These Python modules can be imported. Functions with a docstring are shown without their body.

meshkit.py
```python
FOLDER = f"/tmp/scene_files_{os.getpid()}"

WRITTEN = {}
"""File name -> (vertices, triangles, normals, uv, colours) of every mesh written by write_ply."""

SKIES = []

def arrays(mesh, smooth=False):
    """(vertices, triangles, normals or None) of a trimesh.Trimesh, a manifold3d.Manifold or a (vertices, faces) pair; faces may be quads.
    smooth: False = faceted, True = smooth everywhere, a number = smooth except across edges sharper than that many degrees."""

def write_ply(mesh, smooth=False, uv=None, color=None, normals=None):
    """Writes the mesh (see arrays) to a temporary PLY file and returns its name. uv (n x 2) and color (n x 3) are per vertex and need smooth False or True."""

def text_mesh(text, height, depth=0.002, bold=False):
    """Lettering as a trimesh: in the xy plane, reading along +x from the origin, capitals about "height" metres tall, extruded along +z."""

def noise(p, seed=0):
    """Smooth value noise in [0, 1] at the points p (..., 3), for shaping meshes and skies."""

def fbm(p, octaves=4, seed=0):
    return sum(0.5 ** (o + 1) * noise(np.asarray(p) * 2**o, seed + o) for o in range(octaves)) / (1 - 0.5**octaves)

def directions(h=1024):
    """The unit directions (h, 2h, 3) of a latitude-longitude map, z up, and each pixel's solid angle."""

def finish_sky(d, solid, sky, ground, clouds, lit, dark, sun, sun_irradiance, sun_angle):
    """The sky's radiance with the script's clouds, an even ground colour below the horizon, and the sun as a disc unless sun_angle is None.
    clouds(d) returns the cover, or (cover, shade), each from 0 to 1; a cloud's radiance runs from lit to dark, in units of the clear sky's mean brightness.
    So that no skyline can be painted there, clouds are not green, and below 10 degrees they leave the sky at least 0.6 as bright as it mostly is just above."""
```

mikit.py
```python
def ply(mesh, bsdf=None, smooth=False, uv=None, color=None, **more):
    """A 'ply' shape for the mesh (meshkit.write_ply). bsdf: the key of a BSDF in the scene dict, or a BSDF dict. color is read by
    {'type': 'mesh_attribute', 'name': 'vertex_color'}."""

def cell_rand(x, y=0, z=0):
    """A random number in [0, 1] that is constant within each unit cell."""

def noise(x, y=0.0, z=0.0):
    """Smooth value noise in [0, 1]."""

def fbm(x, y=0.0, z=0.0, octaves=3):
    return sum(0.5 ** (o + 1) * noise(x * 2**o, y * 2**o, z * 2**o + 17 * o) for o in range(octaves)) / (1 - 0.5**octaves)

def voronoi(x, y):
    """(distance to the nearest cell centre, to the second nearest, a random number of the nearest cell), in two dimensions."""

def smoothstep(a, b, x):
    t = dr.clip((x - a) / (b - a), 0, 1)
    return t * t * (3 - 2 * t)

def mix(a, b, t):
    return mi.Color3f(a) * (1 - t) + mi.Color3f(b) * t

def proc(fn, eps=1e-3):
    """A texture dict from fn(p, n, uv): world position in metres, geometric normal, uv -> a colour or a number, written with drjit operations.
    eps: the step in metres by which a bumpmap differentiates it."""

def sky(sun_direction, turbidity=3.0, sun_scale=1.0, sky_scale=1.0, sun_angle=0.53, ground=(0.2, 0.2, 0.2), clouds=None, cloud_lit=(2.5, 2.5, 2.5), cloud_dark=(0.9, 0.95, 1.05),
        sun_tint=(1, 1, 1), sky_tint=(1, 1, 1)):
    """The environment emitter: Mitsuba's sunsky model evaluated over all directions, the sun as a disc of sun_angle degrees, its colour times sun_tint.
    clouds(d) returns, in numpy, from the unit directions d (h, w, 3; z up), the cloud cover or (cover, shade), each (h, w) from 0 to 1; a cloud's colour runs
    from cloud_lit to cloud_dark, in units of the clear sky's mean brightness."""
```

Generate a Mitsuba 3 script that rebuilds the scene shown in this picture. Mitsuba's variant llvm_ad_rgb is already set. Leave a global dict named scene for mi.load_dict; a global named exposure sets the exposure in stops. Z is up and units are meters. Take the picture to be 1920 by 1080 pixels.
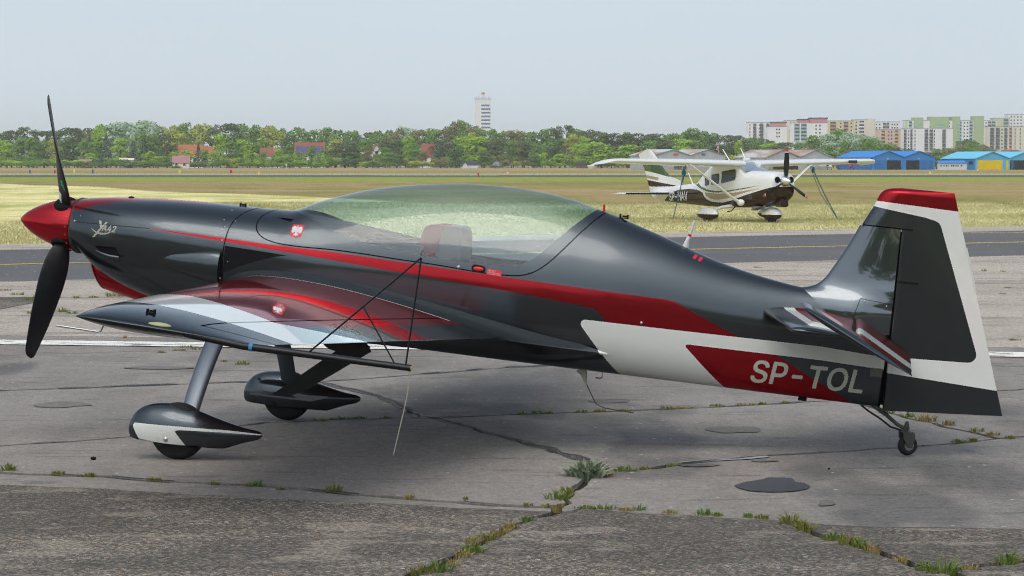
import math, random
import numpy as np
import trimesh
import manifold3d as m3
import drjit as dr
import mitsuba as mi
import shapely
import shapely.affinity
from shapely.geometry import Polygon, LineString, MultiPolygon, box as sbox
from shapely.ops import unary_union
import mikit, meshkit
from mikit import proc, noise, fbm, smoothstep, mix, voronoi, cell_rand

T = mi.ScalarTransform4f
scene, labels, seen_at = {}, {}, {}
rng = np.random.default_rng(7)
random.seed(7)

# ------------------------------------------------------------------ camera, sky, exposure
CAM_H, FOCAL, HORIZON = 1.8552, 4200.0, 305.0          # metres, focal length in pixels of a 1920 wide frame, horizon row
K = FOCAL / 3300.0                                     # the field was first paced out with a shorter lens: distances grow with it
PITCH = math.atan((540 - HORIZON) / FOCAL)
FW = np.array([0, math.cos(PITCH), -math.sin(PITCH)])
UPV = np.array([0, math.sin(PITCH), math.cos(PITCH)])
scene['camera'] = {'type': 'perspective', 'fov': 2 * math.degrees(math.atan(960 / FOCAL)), 'fov_axis': 'x',
                   'near_clip': 0.1, 'far_clip': 9000.0,
                   'to_world': T().look_at(origin=[0, 0, CAM_H], target=[0, float(FW[1]), CAM_H + float(FW[2])], up=[0, 0, 1])}


SUN = np.array([-0.25, -0.72, 1.0]) / np.linalg.norm([-0.25, -0.72, 1.0])


def sky_clouds(d):
    """thin high overcast: pale at the horizon, bluer overhead, bright where it veils the sun"""
    e = np.clip(d[..., 2], 0, 1)
    n = meshkit.fbm(np.stack([d[..., 0] / (e + 0.25) * 1.1, d[..., 1] / (e + 0.25) * 1.1, e * 0.5], -1), 4, 3) - 0.5
    glow = np.exp(-(np.degrees(np.arccos(np.clip(d @ SUN, -1, 1))) / 33.0) ** 2)
    up = 1 - np.exp(-e * 9)
    cover = np.clip(0.36 + 0.64 * np.exp(-(e / 0.30) ** 1.3) + 0.55 * n * up + 0.7 * glow, 0.08, 1)
    return cover, np.clip(0.86 + 0.08 * n * up + 0.04 * np.clip(e * 2.2, 0, 1) - 0.80 * glow * (1 + 0.5 * n), 0, 1)


scene['daylight'] = mikit.sky(SUN.tolist(), turbidity=4, sun_scale=0.13, sun_angle=34, sky_scale=1.0,
                              clouds=sky_clouds, cloud_lit=(9.6, 9.8, 9.9), cloud_dark=(0.95, 1.26, 1.54), sun_tint=(0.95, 1.0, 1.05),
                              ground=(0.14, 0.14, 0.10))
exposure = 1.68


# ------------------------------------------------------------------ helpers
def ray(px, py):
    return np.array([(px - 960) / FOCAL, 0, 0]) + FW + UPV * (540 - py) / FOCAL


def G(px, py, z=0.0):
    """where a sight line of the survey photograph meets the level z: x, y"""
    d = ray(px, py)
    t = (z - CAM_H) / d[2]
    return float(d[0] * t), float(d[1] * t)


def D(px, py, y):
    """point on that sight line at distance y"""
    d = ray(px, py)
    t = y / d[1]
    return np.array([d[0] * t, y, CAM_H + d[2] * t])


def frame(A, L, U, O):
    M = np.eye(4)
    M[:3, 0], M[:3, 1], M[:3, 2], M[:3, 3] = A, L, U, O
    return M


def rotz(a, o=(0, 0, 0), s=1.0):
    c, n = math.cos(a) * s, math.sin(a) * s
    M = np.eye(4)
    M[:2, :2] = [[c, -n], [n, c]]
    M[2, 2] = s
    M[:3, 3] = o
    return M


def shape(mesh, bsdf, smooth=40, M=None, normals=None, uv=None):
    if normals is not None:
        path = meshkit.write_ply(mesh, normals=normals)
        d = {'type': 'ply', 'filename': path, 'face_normals': False, 'bsdf': {'type': 'ref', 'id': bsdf}}
    else:
        d = mikit.ply(mesh, bsdf, smooth=smooth, uv=uv)
    if M is not None:
        d['to_world'] = T(M.tolist())
    return d


def key_for(name):
    if name not in scene and name not in labels:
        return name
    k = 1
    while f'{name}_{k:03d}' in scene or f'{name}_{k:03d}' in labels:
        k += 1
    return f'{name}_{k:03d}'


def thing(name, label, category, group=None, kind=None):
    k = key_for(name)
    labels[k] = {'label': label, 'category': category}
    if group:
        labels[k]['group'] = group
    if kind:
        labels[k]['kind'] = kind
    return k


def add(parent, name, mesh, bsdf, smooth=40, M=None, normals=None, label=None, kind=None):
    """a part (or sub-part) of a thing"""
    k = key_for(f'{parent}__{name}' if parent else name)
    scene[k] = mesh if isinstance(mesh, dict) else shape(mesh, bsdf, smooth, M, normals)
    if label or kind:
        labels[k] = {**({'label': label} if label else {}), **({'kind': kind} if kind else {})}
    return k


def solo(key, mesh, bsdf, smooth=40, M=None, normals=None):
    scene[key] = mesh if isinstance(mesh, dict) else shape(mesh, bsdf, smooth, M, normals)
    return key


def structure(name, mesh, bsdf, smooth=False, M=None, label=None, category=None, kind='structure'):
    k = key_for(name)
    scene[k] = shape(mesh, bsdf, smooth, M)
    labels[k] = {'label': label or name.replace('_', ' '), 'category': category or name.replace('_', ' '), 'kind': kind}
    return k


def cat(*ms):
    return trimesh.util.concatenate([m if isinstance(m, trimesh.Trimesh) else trimesh.Trimesh(m[0], m[1], process=False) for m in ms])


def loft(rings, cap=True, closed=True):
    """rings: list of (n,3) closed loops -> mesh"""
    R = np.asarray(rings, float)
    m, n = R.shape[:2]
    i, j = np.meshgrid(np.arange(m - 1), np.arange(n if closed else n - 1), indexing='ij')
    j2 = (j + 1) % n
    a, b, c, d = i * n + j, i * n + j2, (i + 1) * n + j2, (i + 1) * n + j
    F = np.concatenate([np.stack([a, b, c], -1).reshape(-1, 3), np.stack([a, c, d], -1).reshape(-1, 3)])
    V = R.reshape(-1, 3)
    if cap:
        c0, c1 = len(V), len(V) + 1
        V = np.vstack([V, R[0].mean(0), R[-1].mean(0)])
        k = np.arange(n)
        k2 = (k + 1) % n
        F = np.vstack([F, np.stack([k2, k, k * 0 + c0], 1), np.stack([(m - 1) * n + k, (m - 1) * n + k2, k * 0 + c1], 1)])
    t = trimesh.Trimesh(V, F, process=False)
    if cap and t.volume < 0:
        t.invert()
    return t


def tube(pts, r, n=8, cap=True):
    p = np.asarray(pts, float)
    r = np.broadcast_to(r, (len(p),))
    t = np.gradient(p, axis=0)
    t /= np.linalg.norm(t, axis=1, keepdims=True) + 1e-12
    ref = np.array([0, 0, 1.0]) if abs(t[:, 2]).mean() < 0.8 else np.array([1.0, 0, 0])
    rings = []
    for q, d, rr in zip(p, t, r):
        a = np.cross(d, ref)
        a /= np.linalg.norm(a) + 1e-12
        b = np.cross(d, a)
        ang = np.arange(n) * 2 * np.pi / n
        rings.append(q + rr * (np.cos(ang)[:, None] * a + np.sin(ang)[:, None] * b))
    return loft(rings, cap)


def boxm(size, c=(0, 0, 0), M=None, bevel=0.0):
    if bevel:
        s = np.array(size) / 2 - bevel
        pts = [(sx * (s[0] + (bevel if k == 0 else 0)), sy * (s[1] + (bevel if k == 1 else 0)), sz * (s[2] + (bevel if k == 2 else 0)))
               for sx in (-1, 1) for sy in (-1, 1) for sz in (-1, 1) for k in range(3)]
        m = trimesh.convex.convex_hull(np.array(pts))
    else:
        m = trimesh.creation.box(size)
    m.apply_translation(c)
    if M is not None:
        m.apply_transform(M)
    return m


def ball(r, c, n=2):
    m = trimesh.creation.icosphere(n, 1.0)
    m.apply_scale(r if np.ndim(r) else [r] * 3)
    m.apply_translation(c)
    return m


def cyl(p0, p1, r, n=16, r1=None):
    return tube([p0, p1], [r, r if r1 is None else r1], n)


def lathe(prof, n=32, axis='x', c=(0, 0, 0)):
    """profile (along axis, radius) turned round the axis"""
    ang = np.arange(n) * 2 * np.pi / n
    rings = []
    for a, r in prof:
        y, z = r * np.cos(ang), r * np.sin(ang)
        q = {'x': (a + 0 * y, y, z), 'y': (y, a + 0 * y, z), 'z': (y, z, a + 0 * y)}[axis]
        rings.append(np.stack(q, 1) + np.array(c))
    return loft(rings, True)


def extrude(poly, h, z0=0.0):
    gs = [g for g in getattr(poly, 'geoms', [poly]) if g.area > 1e-9]
    ms = [trimesh.creation.extrude_polygon(g, h, engine='earcut') for g in gs]
    m = cat(*ms)
    m.apply_translation([0, 0, z0])
    return m


def pchip(xs, ys):
    from scipy.interpolate import PchipInterpolator
    return PchipInterpolator(xs, ys)


# ------------------------------------------------------------------ plain materials
def lin(r, g, b):
    f = lambda v: v / 12.92 if v <= 0.04045 else ((v + 0.055) / 1.055) ** 2.4
    return [f(v / 255) for v in (r, g, b)]


def rgb(c):
    return {'type': 'rgb', 'value': [float(v) for v in c]}


def matte(key, c, rough=0.6, spec=0.3, metallic=0.0, **kw):
    c = c if isinstance(c, dict) else rgb(c)
    scene[key] = {'type': 'twosided', 'bsdf': {'type': 'principled', 'base_color': c, 'roughness': rough, 'specular': spec, 'metallic': metallic, **kw}}


def flake(c):
    """the metal flake under the coat: a lighter tone of the same hue"""
    m = dr.maximum(dr.maximum(c.x, c.y), c.z) if not isinstance(c, (tuple, list)) else max(c)
    k = 10.5 / (1 + 14.0 * m)
    return c * k if not isinstance(c, (tuple, list)) else [v * k for v in c]


def lacquer(key, c, metal=0.46, rough=0.145, alpha=None):
    """clear coated car-like paint: dielectric coat over pigment, with metal flake; white is plain"""
    if callable(c):
        c1, c2 = proc(lambda p, n, uv: c(p, n, uv) * dr.select(c(p, n, uv).y > .3, 1, .45)), proc(lambda p, n, uv: flake(c(p, n, uv)))
        w = proc(lambda p, n, uv: dr.select(c(p, n, uv).y > .3, .06, metal))
    else:
        c1, c2, w = rgb([v * (1 if c[1] > .3 else .45) for v in c]), rgb(flake(c)), metal
    coat = {'type': 'plastic', 'diffuse_reflectance': c1, 'int_ior': 1.5} if alpha is None else {'type': 'roughplastic', 'diffuse_reflectance': c1, 'int_ior': 1.5, 'alpha': alpha}
    if metal:
        coat = {'type': 'blendbsdf', 'weight': w, 'a': coat, 'b': {'type': 'principled', 'base_color': c2, 'metallic': 0.95, 'roughness': rough, 'specular': 0.5, 'clearcoat': 1.0, 'clearcoat_gloss': 0.97}}
    scene[key] = {'type': 'twosided', 'bsdf': coat}


matte('black_rubber', (0.018, 0.018, 0.018), 0.75, 0.25)
matte('dark_matte', (0.012, 0.012, 0.013), 0.9, 0.1)
matte('carbon_black', (0.008, 0.008, 0.009), 0.35, 0.4)
matte('blade_black', (0.010, 0.010, 0.011), 0.42, 0.35)
matte('steel', (0.55, 0.54, 0.52), 0.3, 0.5, 1.0)
matte('dull_steel', (0.32, 0.31, 0.29), 0.45, 0.5, 1.0)
matte('olive_steel', (0.055, 0.06, 0.05), 0.5, 0.4)
matte('white_plastic', (0.62, 0.62, 0.58), 0.4, 0.4)
matte('sticker_white', (0.60, 0.62, 0.60), 0.5, 0.3)
matte('sticker_red', (0.62, 0.02, 0.035), 0.4, 0.4)
matte('sticker_green', (0.03, 0.32, 0.10), 0.5, 0.3)
matte('gold_plastic', (0.55, 0.42, 0.08), 0.3, 0.5)
matte('gasket_grey', (0.05, 0.048, 0.05), 0.6, 0.3)
matte('seat_maroon', (0.13, 0.008, 0.02), 0.6, 0.3)
matte('seat_grey', (0.08, 0.085, 0.10), 0.6, 0.3)
scene['clear_glass'] = {'type': 'thindielectric', 'int_ior': 1.49}
# ================================================================== the aerobatic aeroplane
# its own frame: x aft from the spinner tip, y to the far (right) wing, z up; the near (left) wing has y < 0
PO = np.array([-3.369602, 15.367195, 1.470944])
PA = np.array([0.972561, -0.211159, -0.097662])
PU = np.array([0.095438, -0.020721, 0.995220])
PY = np.cross(PU, PA)
PM = frame(PA, PY, PU, PO)


def air(p):
    q = [p.x - float(PO[0]), p.y - float(PO[1]), p.z - float(PO[2])]
    return [sum(float(e[k]) * q[k] for k in range(3)) for e in (PA, PY, PU)]


def inside(poly, x, z):
    """even-odd test of a polygon, in drjit"""
    r = mi.Float(0)
    n = len(poly)
    for k in range(n):
        (x0, z0), (x1, z1) = poly[k], poly[(k + 1) % n]
        if abs(z1 - z0) < 1e-9:
            continue
        hit = ((z > min(z0, z1)) & (z <= max(z0, z1))) & (x < (z - z0) * ((x1 - x0) / (z1 - z0)) + x0)
        r = dr.select(hit, 1 - r, r)
    return r > 0.5


def rounded(pts, r):
    return list(Polygon(pts).buffer(-r, quad_segs=4).buffer(r, quad_segs=4).exterior.coords)[:-1]


GREY, RED, WHITE = (0.018, 0.0205, 0.023), (0.26, 0.003, 0.008), (0.74, 0.74, 0.70)
STRIPE = [(1.05, 0.062), (1.546, 0.052), (1.913, 0.040), (2.33, 0.038), (2.81, 0.022), (3.27, 0.008), (3.62, -0.004), (3.88, -0.013), (4.53, -0.036), (4.585, -0.044), (4.63, -0.062), (4.808, -0.144), (5.03, -0.238),
          (4.2, -0.238), (4.108, -0.148), (4.06, -0.134), (3.97, -0.124), (3.68, -0.098), (3.28, -0.071), (2.82, -0.046), (2.33, -0.012), (1.915, 0.012), (1.548, 0.033)]
BAND = rounded([(3.985, -0.214), (5.52, -0.236), (5.93, -0.266), (5.93, -0.70), (4.335, -0.64)], 0.028)
MARN = rounded([(4.665, -0.306), (5.525, -0.323), (5.95, -0.345), (5.95, -0.70), (5.07, -0.70)], 0.012)
MARR = [(5.173, -0.28), (5.97, -0.28), (5.97, -0.70), (5.94, -0.70), (5.709, -0.562)]
RTOP = [(0.40, 0.10), (0.528, 0.121), (0.64, 0.165), (0.791, 0.202), (1.018, 0.232), (1.42, 0.2475), (1.42, 0.40), (0.40, 0.40)]


def body_colour(p, n, uv):
    x, y, z = air(p)
    c = mi.Color3f(*GREY)
    c = dr.select(inside(STRIPE, x, z), mi.Color3f(*RED), c)
    c = dr.select(inside(RTOP, x, z), mi.Color3f(*RED), c)
    c = dr.select(inside(BAND, x, z), mi.Color3f(*WHITE), c)
    m = inside(MARN, x, z)
    c = dr.select(m, mi.Color3f(*RED), c)
    c = dr.select(m & inside(MARR, x, z), mi.Color3f(*GREY), c)
    dirt = smoothstep(0.5, 0.75, fbm(x * 3, y * 9, z * 9)) * smoothstep(-0.42, -0.6, z)
    return c * (1 - 0.25 * dirt)


RUD_IN = rounded([(5.60, 0.676), (5.745, 0.676), (6.075, 0.636), (6.165, 0.615), (6.50, -0.24), (6.066, -0.254), (5.60, -0.26)], 0.05)


def tail_colour(p, n, uv):
    x, y, z = air(p)
    white = mi.Color3f(*WHITE)
    c = dr.select(inside(RUD_IN, x, z), mi.Color3f(*GREY), white)
    c = dr.select(z > 0.712 - (x - 5.75) * 0.035, mi.Color3f(*RED), c)
    c = dr.select(z < -0.36 - (x - 5.93) * 0.055, mi.Color3f(*GREY), c)
    c = dr.select((x < 5.93) & (z < 0.55), mi.Color3f(*GREY), c)
    return c


lacquer('body_paint', body_colour)
lacquer('tail_paint', tail_colour)
lacquer('grey_paint', GREY)
lacquer('red_paint', RED)
lacquer('white_paint', WHITE, 0.0)
lacquer('gear_paint', (0.06, 0.07, 0.085), 0.4, 0.45, 0.12)
scene['canopy_glass'] = {'type': 'thindielectric', 'int_ior': 1.5, 'specular_transmittance': rgb((0.71, 0.885, 0.93))}

plane = thing('aerobatic_airplane', 'dark grey and red single seat aerobatic airplane lettered SP-TOL parked on the cracked apron', 'airplane')

# ---- fuselage skin: one loft, cut into cowling, canopy frame, glass and fuselage along its joints
fx = [0.47, 0.52, 0.60, 0.70, 0.90, 1.05, 1.38, 1.57, 1.76, 1.93, 2.12, 2.30, 2.48, 2.70, 2.95, 3.20, 3.42, 3.63, 3.81, 3.985, 4.14, 4.28, 4.46, 4.64, 4.82, 5.0, 5.17, 5.31, 5.45, 5.65, 5.92]
ft = [.188, .196, .208, .219, .231, .241, .250, .2505, .251, .258, .335, .400, .454, .500, .536, .557, .559, .546, .522, .477, .436, .392, .335, .274, .218, .175, .142, .121, .108, .10, .10]
top_z = pchip(fx, ft)
bot_z = pchip([.47, .52, .55, .60, .70, .90, 1.05, 1.5, 2.0, 2.6, 3.15, 4.2, 5.25, 5.92], [-.15, -.178, -.205, -.25, -.315, -.392, -.43, -.49, -.53, -.552, -.562, -.570, -.580, -.585])
half_w = pchip([.47, .52, .60, .70, .90, 1.2, 1.6, 2.0, 2.6, 3.2, 3.7, 4.1, 4.5, 5.0, 5.4, 5.7, 5.92], [.25, .285, .325, .36, .405, .43, .425, .41, .41, .41, .40, .365, .305, .215, .14, .088, .052])
mid_z = pchip([.47, .8, 1.5, 2.5, 3.5, 4.2, 5.0, 5.92], [0.0, -.02, -.05, -.07, -.09, -.10, -.16, -.22])
n_top = pchip([.47, .8, 1.5, 1.9, 2.3, 3.2, 3.9, 4.6, 5.4, 5.92], [2.5, 2.5, 2.4, 2.2, 1.75, 1.72, 1.8, 2.0, 2.1, 2.1])
n_bot = pchip([.47, 1.0, 2.0, 4.0, 5.92], [2.3, 2.5, 2.9, 2.9, 2.7])


def body_ring(x, n=128, inset=0.0):
    t = np.arange(n) * 2 * np.pi / n
    c, s = np.cos(t), np.sin(t)
    e = np.where(s >= 0, 2 / n_top(x), 2 / n_bot(x))
    zt, zb, zm, w = top_z(x) - inset, bot_z(x) + inset, mid_z(x), half_w(x) - inset
    y = w * np.sign(c) * np.abs(c) ** e
    z = zm + np.where(s >= 0, (zt - zm), (zm - zb)) * np.sign(s) * np.abs(s) ** e
    return np.stack([x + 0 * y, y, z], 1)


def solid(mesh, normals=None):
    v = np.asarray(mesh.vertices, np.float32)
    if normals is not None:
        v = np.hstack([v, normals.astype(np.float32)])
    return m3.Manifold(m3.Mesh(vert_properties=np.ascontiguousarray(v), tri_verts=np.asarray(mesh.faces, np.uint32)))


def prism_xz(poly, y0=-2.0, y1=2.0):
    """a side-view polygon pushed through the body from y0 to y1"""
    m = extrude(poly, y1 - y0)
    v = np.asarray(m.vertices)
    m.vertices = np.stack([v[:, 0], y1 - v[:, 2], v[:, 1]], 1)
    if m.volume < 0:
        m.invert()
    return solid(m)


xs = np.concatenate([np.linspace(.47, .62, 16)[:-1], np.linspace(.62, 5.92, 230)])
skin = loft([body_ring(x) for x in xs])
skin_n = np.array(meshkit.arrays(skin, True)[2])
for k in range(128):                                    # rims and cap centres: normals of the neighbours
    skin_n[k] = skin_n[128 + k]
SKIN = solid(skin, skin_n).as_original()
SKIN_ID = SKIN.original_id()


def only_skin(man):
    """the triangles of a cut solid that lie on the skin itself, with their normals"""
    me = man.to_mesh()
    keep, runs, ids = [], np.asarray(me.run_index), np.asarray(me.run_original_id)
    for a, b, i in zip(runs[:-1], runs[1:], ids):
        if i == SKIN_ID:
            keep.append(np.asarray(me.tri_verts)[a // 3:b // 3])
    f = np.vstack(keep)
    v = np.asarray(me.vert_properties)
    cx = v[f, 0]
    f = f[~((cx.max(1) < .4701) | (cx.min(1) > 5.9199))]     # without the flat end caps
    used, inv = np.unique(f, return_inverse=True)
    v = v[used]
    return (v[:, :3], inv.reshape(-1, 3)), v[:, 3:6] / np.linalg.norm(v[:, 3:6], axis=1, keepdims=True)


def spline(pts, k=60):
    from scipy.interpolate import splprep, splev
    p = np.array(pts)
    t, _ = splprep(p.T, s=0, k=3)
    return np.stack(splev(np.linspace(0, 1, k), t), 1)


seam = spline([(1.80, 0.32), (1.72, 0.255), (1.665, 0.205), (1.637, 0.14), (1.627, 0.05), (1.622, -0.02), (1.628, -0.2), (1.63, -0.35), (1.66, -0.62)], 40)
cowl_poly = Polygon([(0.3, 0.5), *map(tuple, seam), (0.3, -0.7)])
frame_curve = spline([(1.92, 0.33), (1.864, 0.268), (1.813, 0.225), (1.799, 0.163), (1.831, 0.105), (1.919, 0.064), (2.05, 0.049), (2.33, 0.051), (2.803, 0.037), (3.086, 0.027), (3.333, 0.012), (3.507, 0.011), (3.627, 0.026), (3.715, 0.070), (3.81, 0.162), (3.93, 0.315), (4.10, 0.51)], 120)
frame_poly = Polygon([*map(tuple, frame_curve), (4.0, 0.8), (2.0, 0.8)]).buffer(0)
glass_curve = spline([(1.955, 0.262), (2.04, 0.258), (2.198, 0.212), (2.385, 0.155), (2.605, 0.107), (2.85, 0.080), (3.071, 0.070), (3.247, 0.065), (3.44, 0.066), (3.56, 0.080), (3.655, 0.122), (3.76, 0.225), (3.88, 0.358), (4.02, 0.50)], 100)
glass_poly = Polygon([*map(tuple, glass_curve), (3.9, 0.75), (2.0, 0.75)]).buffer(0)
slot_poly = Polygon([(0.700, -0.098), (0.865, -0.092), (0.905, -0.148), (0.86, -0.150), (0.76, -0.140)])
naca_poly = Polygon([(1.905, 0.212), (2.030, 0.214), (2.014, 0.194)])
GAP = 0.0035
cowl = SKIN ^ prism_xz(cowl_poly.buffer(-GAP))
cowl -= prism_xz(slot_poly, -2, 0)
fus = SKIN - prism_xz(cowl_poly.buffer(GAP)) - prism_xz(frame_poly.buffer(GAP))
frm = (SKIN ^ prism_xz(frame_poly.buffer(-GAP))) - prism_xz(glass_poly) - prism_xz(naca_poly, -2, 0)
gls = SKIN ^ prism_xz(glass_poly)
for nm, man, mat in (('fuselage', fus, 'body_paint'), ('cowling', cowl, 'body_paint'), ('canopy_frame', frm, 'body_paint'), ('canopy', gls, 'canopy_glass')):
    mesh, nn = only_skin(man)
    add(plane, nm, mesh, mat, M=PM, normals=nn)
labels[f'{plane}__canopy'] = {'label': 'blue green tinted bubble canopy'}
liner = solid(loft([body_ring(x, 64, 0.012) for x in np.linspace(.49, 5.9, 110)])) - prism_xz(glass_poly.buffer(0.015))
lm = liner.to_mesh()
add(plane, 'inner_shell', (np.asarray(lm.vert_properties)[:, :3], np.asarray(lm.tri_verts)), 'dark_matte', False, PM)
# flat front of the cowling with its two cooling inlets
r0 = body_ring(0.472, 64)
add(plane, 'cowling_front', loft([r0, r0 * [1, .92, .92] + [-.012, 0, 0]]), 'red_paint', 30, PM)
# lip along the lower edge of the cooling slot
add(plane, 'slot_lip', tube([(0.72, -.372, -.128), (0.78, -.394, -.143), (0.84, -.408, -.152), (0.905, -.416, -.152)], [.004, .010, .012, .010], 8), 'grey_paint', 60, PM)
# bulge of the exhaust outlet, open at the back
rings = []
for q in np.linspace(0, 1, 24):
    x = 1.12 + 0.49 * q
    s_ = q * q * (3 - 2 * q)
    zc, hh, out = -0.135 - 0.01 * q, 0.03 + 0.075 * s_, 0.002 + 0.055 * s_
    t = np.linspace(0, np.pi, 20)
    yb = -(float(half_w(x)) - 0.010)
    rings.append(np.stack([x + 0 * t, yb - out * np.sin(t) ** 0.7, zc + hh * np.cos(t)], 1))
add(plane, 'exhaust_bulge', loft(rings, cap=False, closed=False), 'body_paint', True, PM)
add(plane, 'exhaust_outlet', extrude(Polygon([(0, -.1), (.055, -.07), (.065, 0), (.055, .07), (0, .1)]), .004).apply_transform(np.array([[0, 0, 1, 1.604], [-1, 0, 0, -.402], [0, 1, 0, -.145], [0, 0, 0, 1.0]])), 'dark_matte', False, PM)
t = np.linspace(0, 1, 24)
shade_sheet = [np.stack([1.632 + .42 * q + 0 * np.zeros(12), -(float(half_w(1.632 + .42 * q)) + .0015 + 0 * np.zeros(12)), (0.003 - .02 * q) + np.linspace(0, 1, 12) * -(.175 * (1 - q) ** 1.3 + .002)], 1) for q in t]
add(plane, 'outlet_recess', loft(shade_sheet, cap=False, closed=False), 'dark_matte', True, PM)  # dark sheet on the skin stands in for shade inside the outlet hollow

# ---- spinner, its back ring and the propeller
prof = [(0.0, 0.002), (0.004, .010), (.02, .028), (.05, .055), (.10, .088), (.16, .118), (.23, .145), (.30, .164), (.37, .176), (.425, .181), (.43, .17)]
sp = add(plane, 'spinner', lathe(prof, 64), 'red_paint', 40, PM)
add(plane, 'spinner_ring', lathe([(.432, .165), (.432, .188), (.440, .191), (.458, .190), (.466, .186), (.466, .16)], 64), 'gasket_grey', 30, PM)
for a in np.radians([200, 222, 245, 160, 140, 118, 100, 182]):
    for x, r in ((.405, .1795), (.355, .174)):
        if x < .36 and not (math.degrees(a) in (160, 245, 118)):
            continue
        add(sp, 'bolt', ball([.004, .006, .006], (x, r * math.cos(a), r * math.sin(a)), 1), 'steel', 60, PM)


def blade_mesh():
    """one blade pointing along +z, its face towards -x"""
    rs = np.array([.06, .12, .17, .24, .34, .46, .60, .74, .86, .94, .985, 1.0])
    ch = np.array([.075, .085, .105, .150, .185, .200, .195, .175, .145, .118, .090, .050])
    th = np.array([.065, .062, .050, .036, .030, .026, .022, .018, .014, .011, .008, .004])
    tw = np.radians([62, 60, 56, 50, 43, 36, 29, 24, 20, 18, 17, 16])
    f = [pchip(rs, v) for v in (ch, th, tw)]
    rings = []
    for r in np.linspace(.06, 1.0, 50):
        c, h, w = (float(g(r)) for g in f)
        a = np.arange(28) * 2 * np.pi / 28
        u = np.cos(a) * c / 2
        v = np.sin(a) * h / 2 * np.where(np.cos(a) > 0, (1 - .35 * np.cos(a)), 1)
        # u runs round the disc (y), twisted towards the axis (x)
        rings.append(np.stack([.27 - u * math.sin(w) + v * math.cos(w), u * math.cos(w) + v * math.sin(w) - .018 * (r - .2), r + 0 * u], 1))
    return loft(rings)


BL = blade_mesh()


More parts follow.
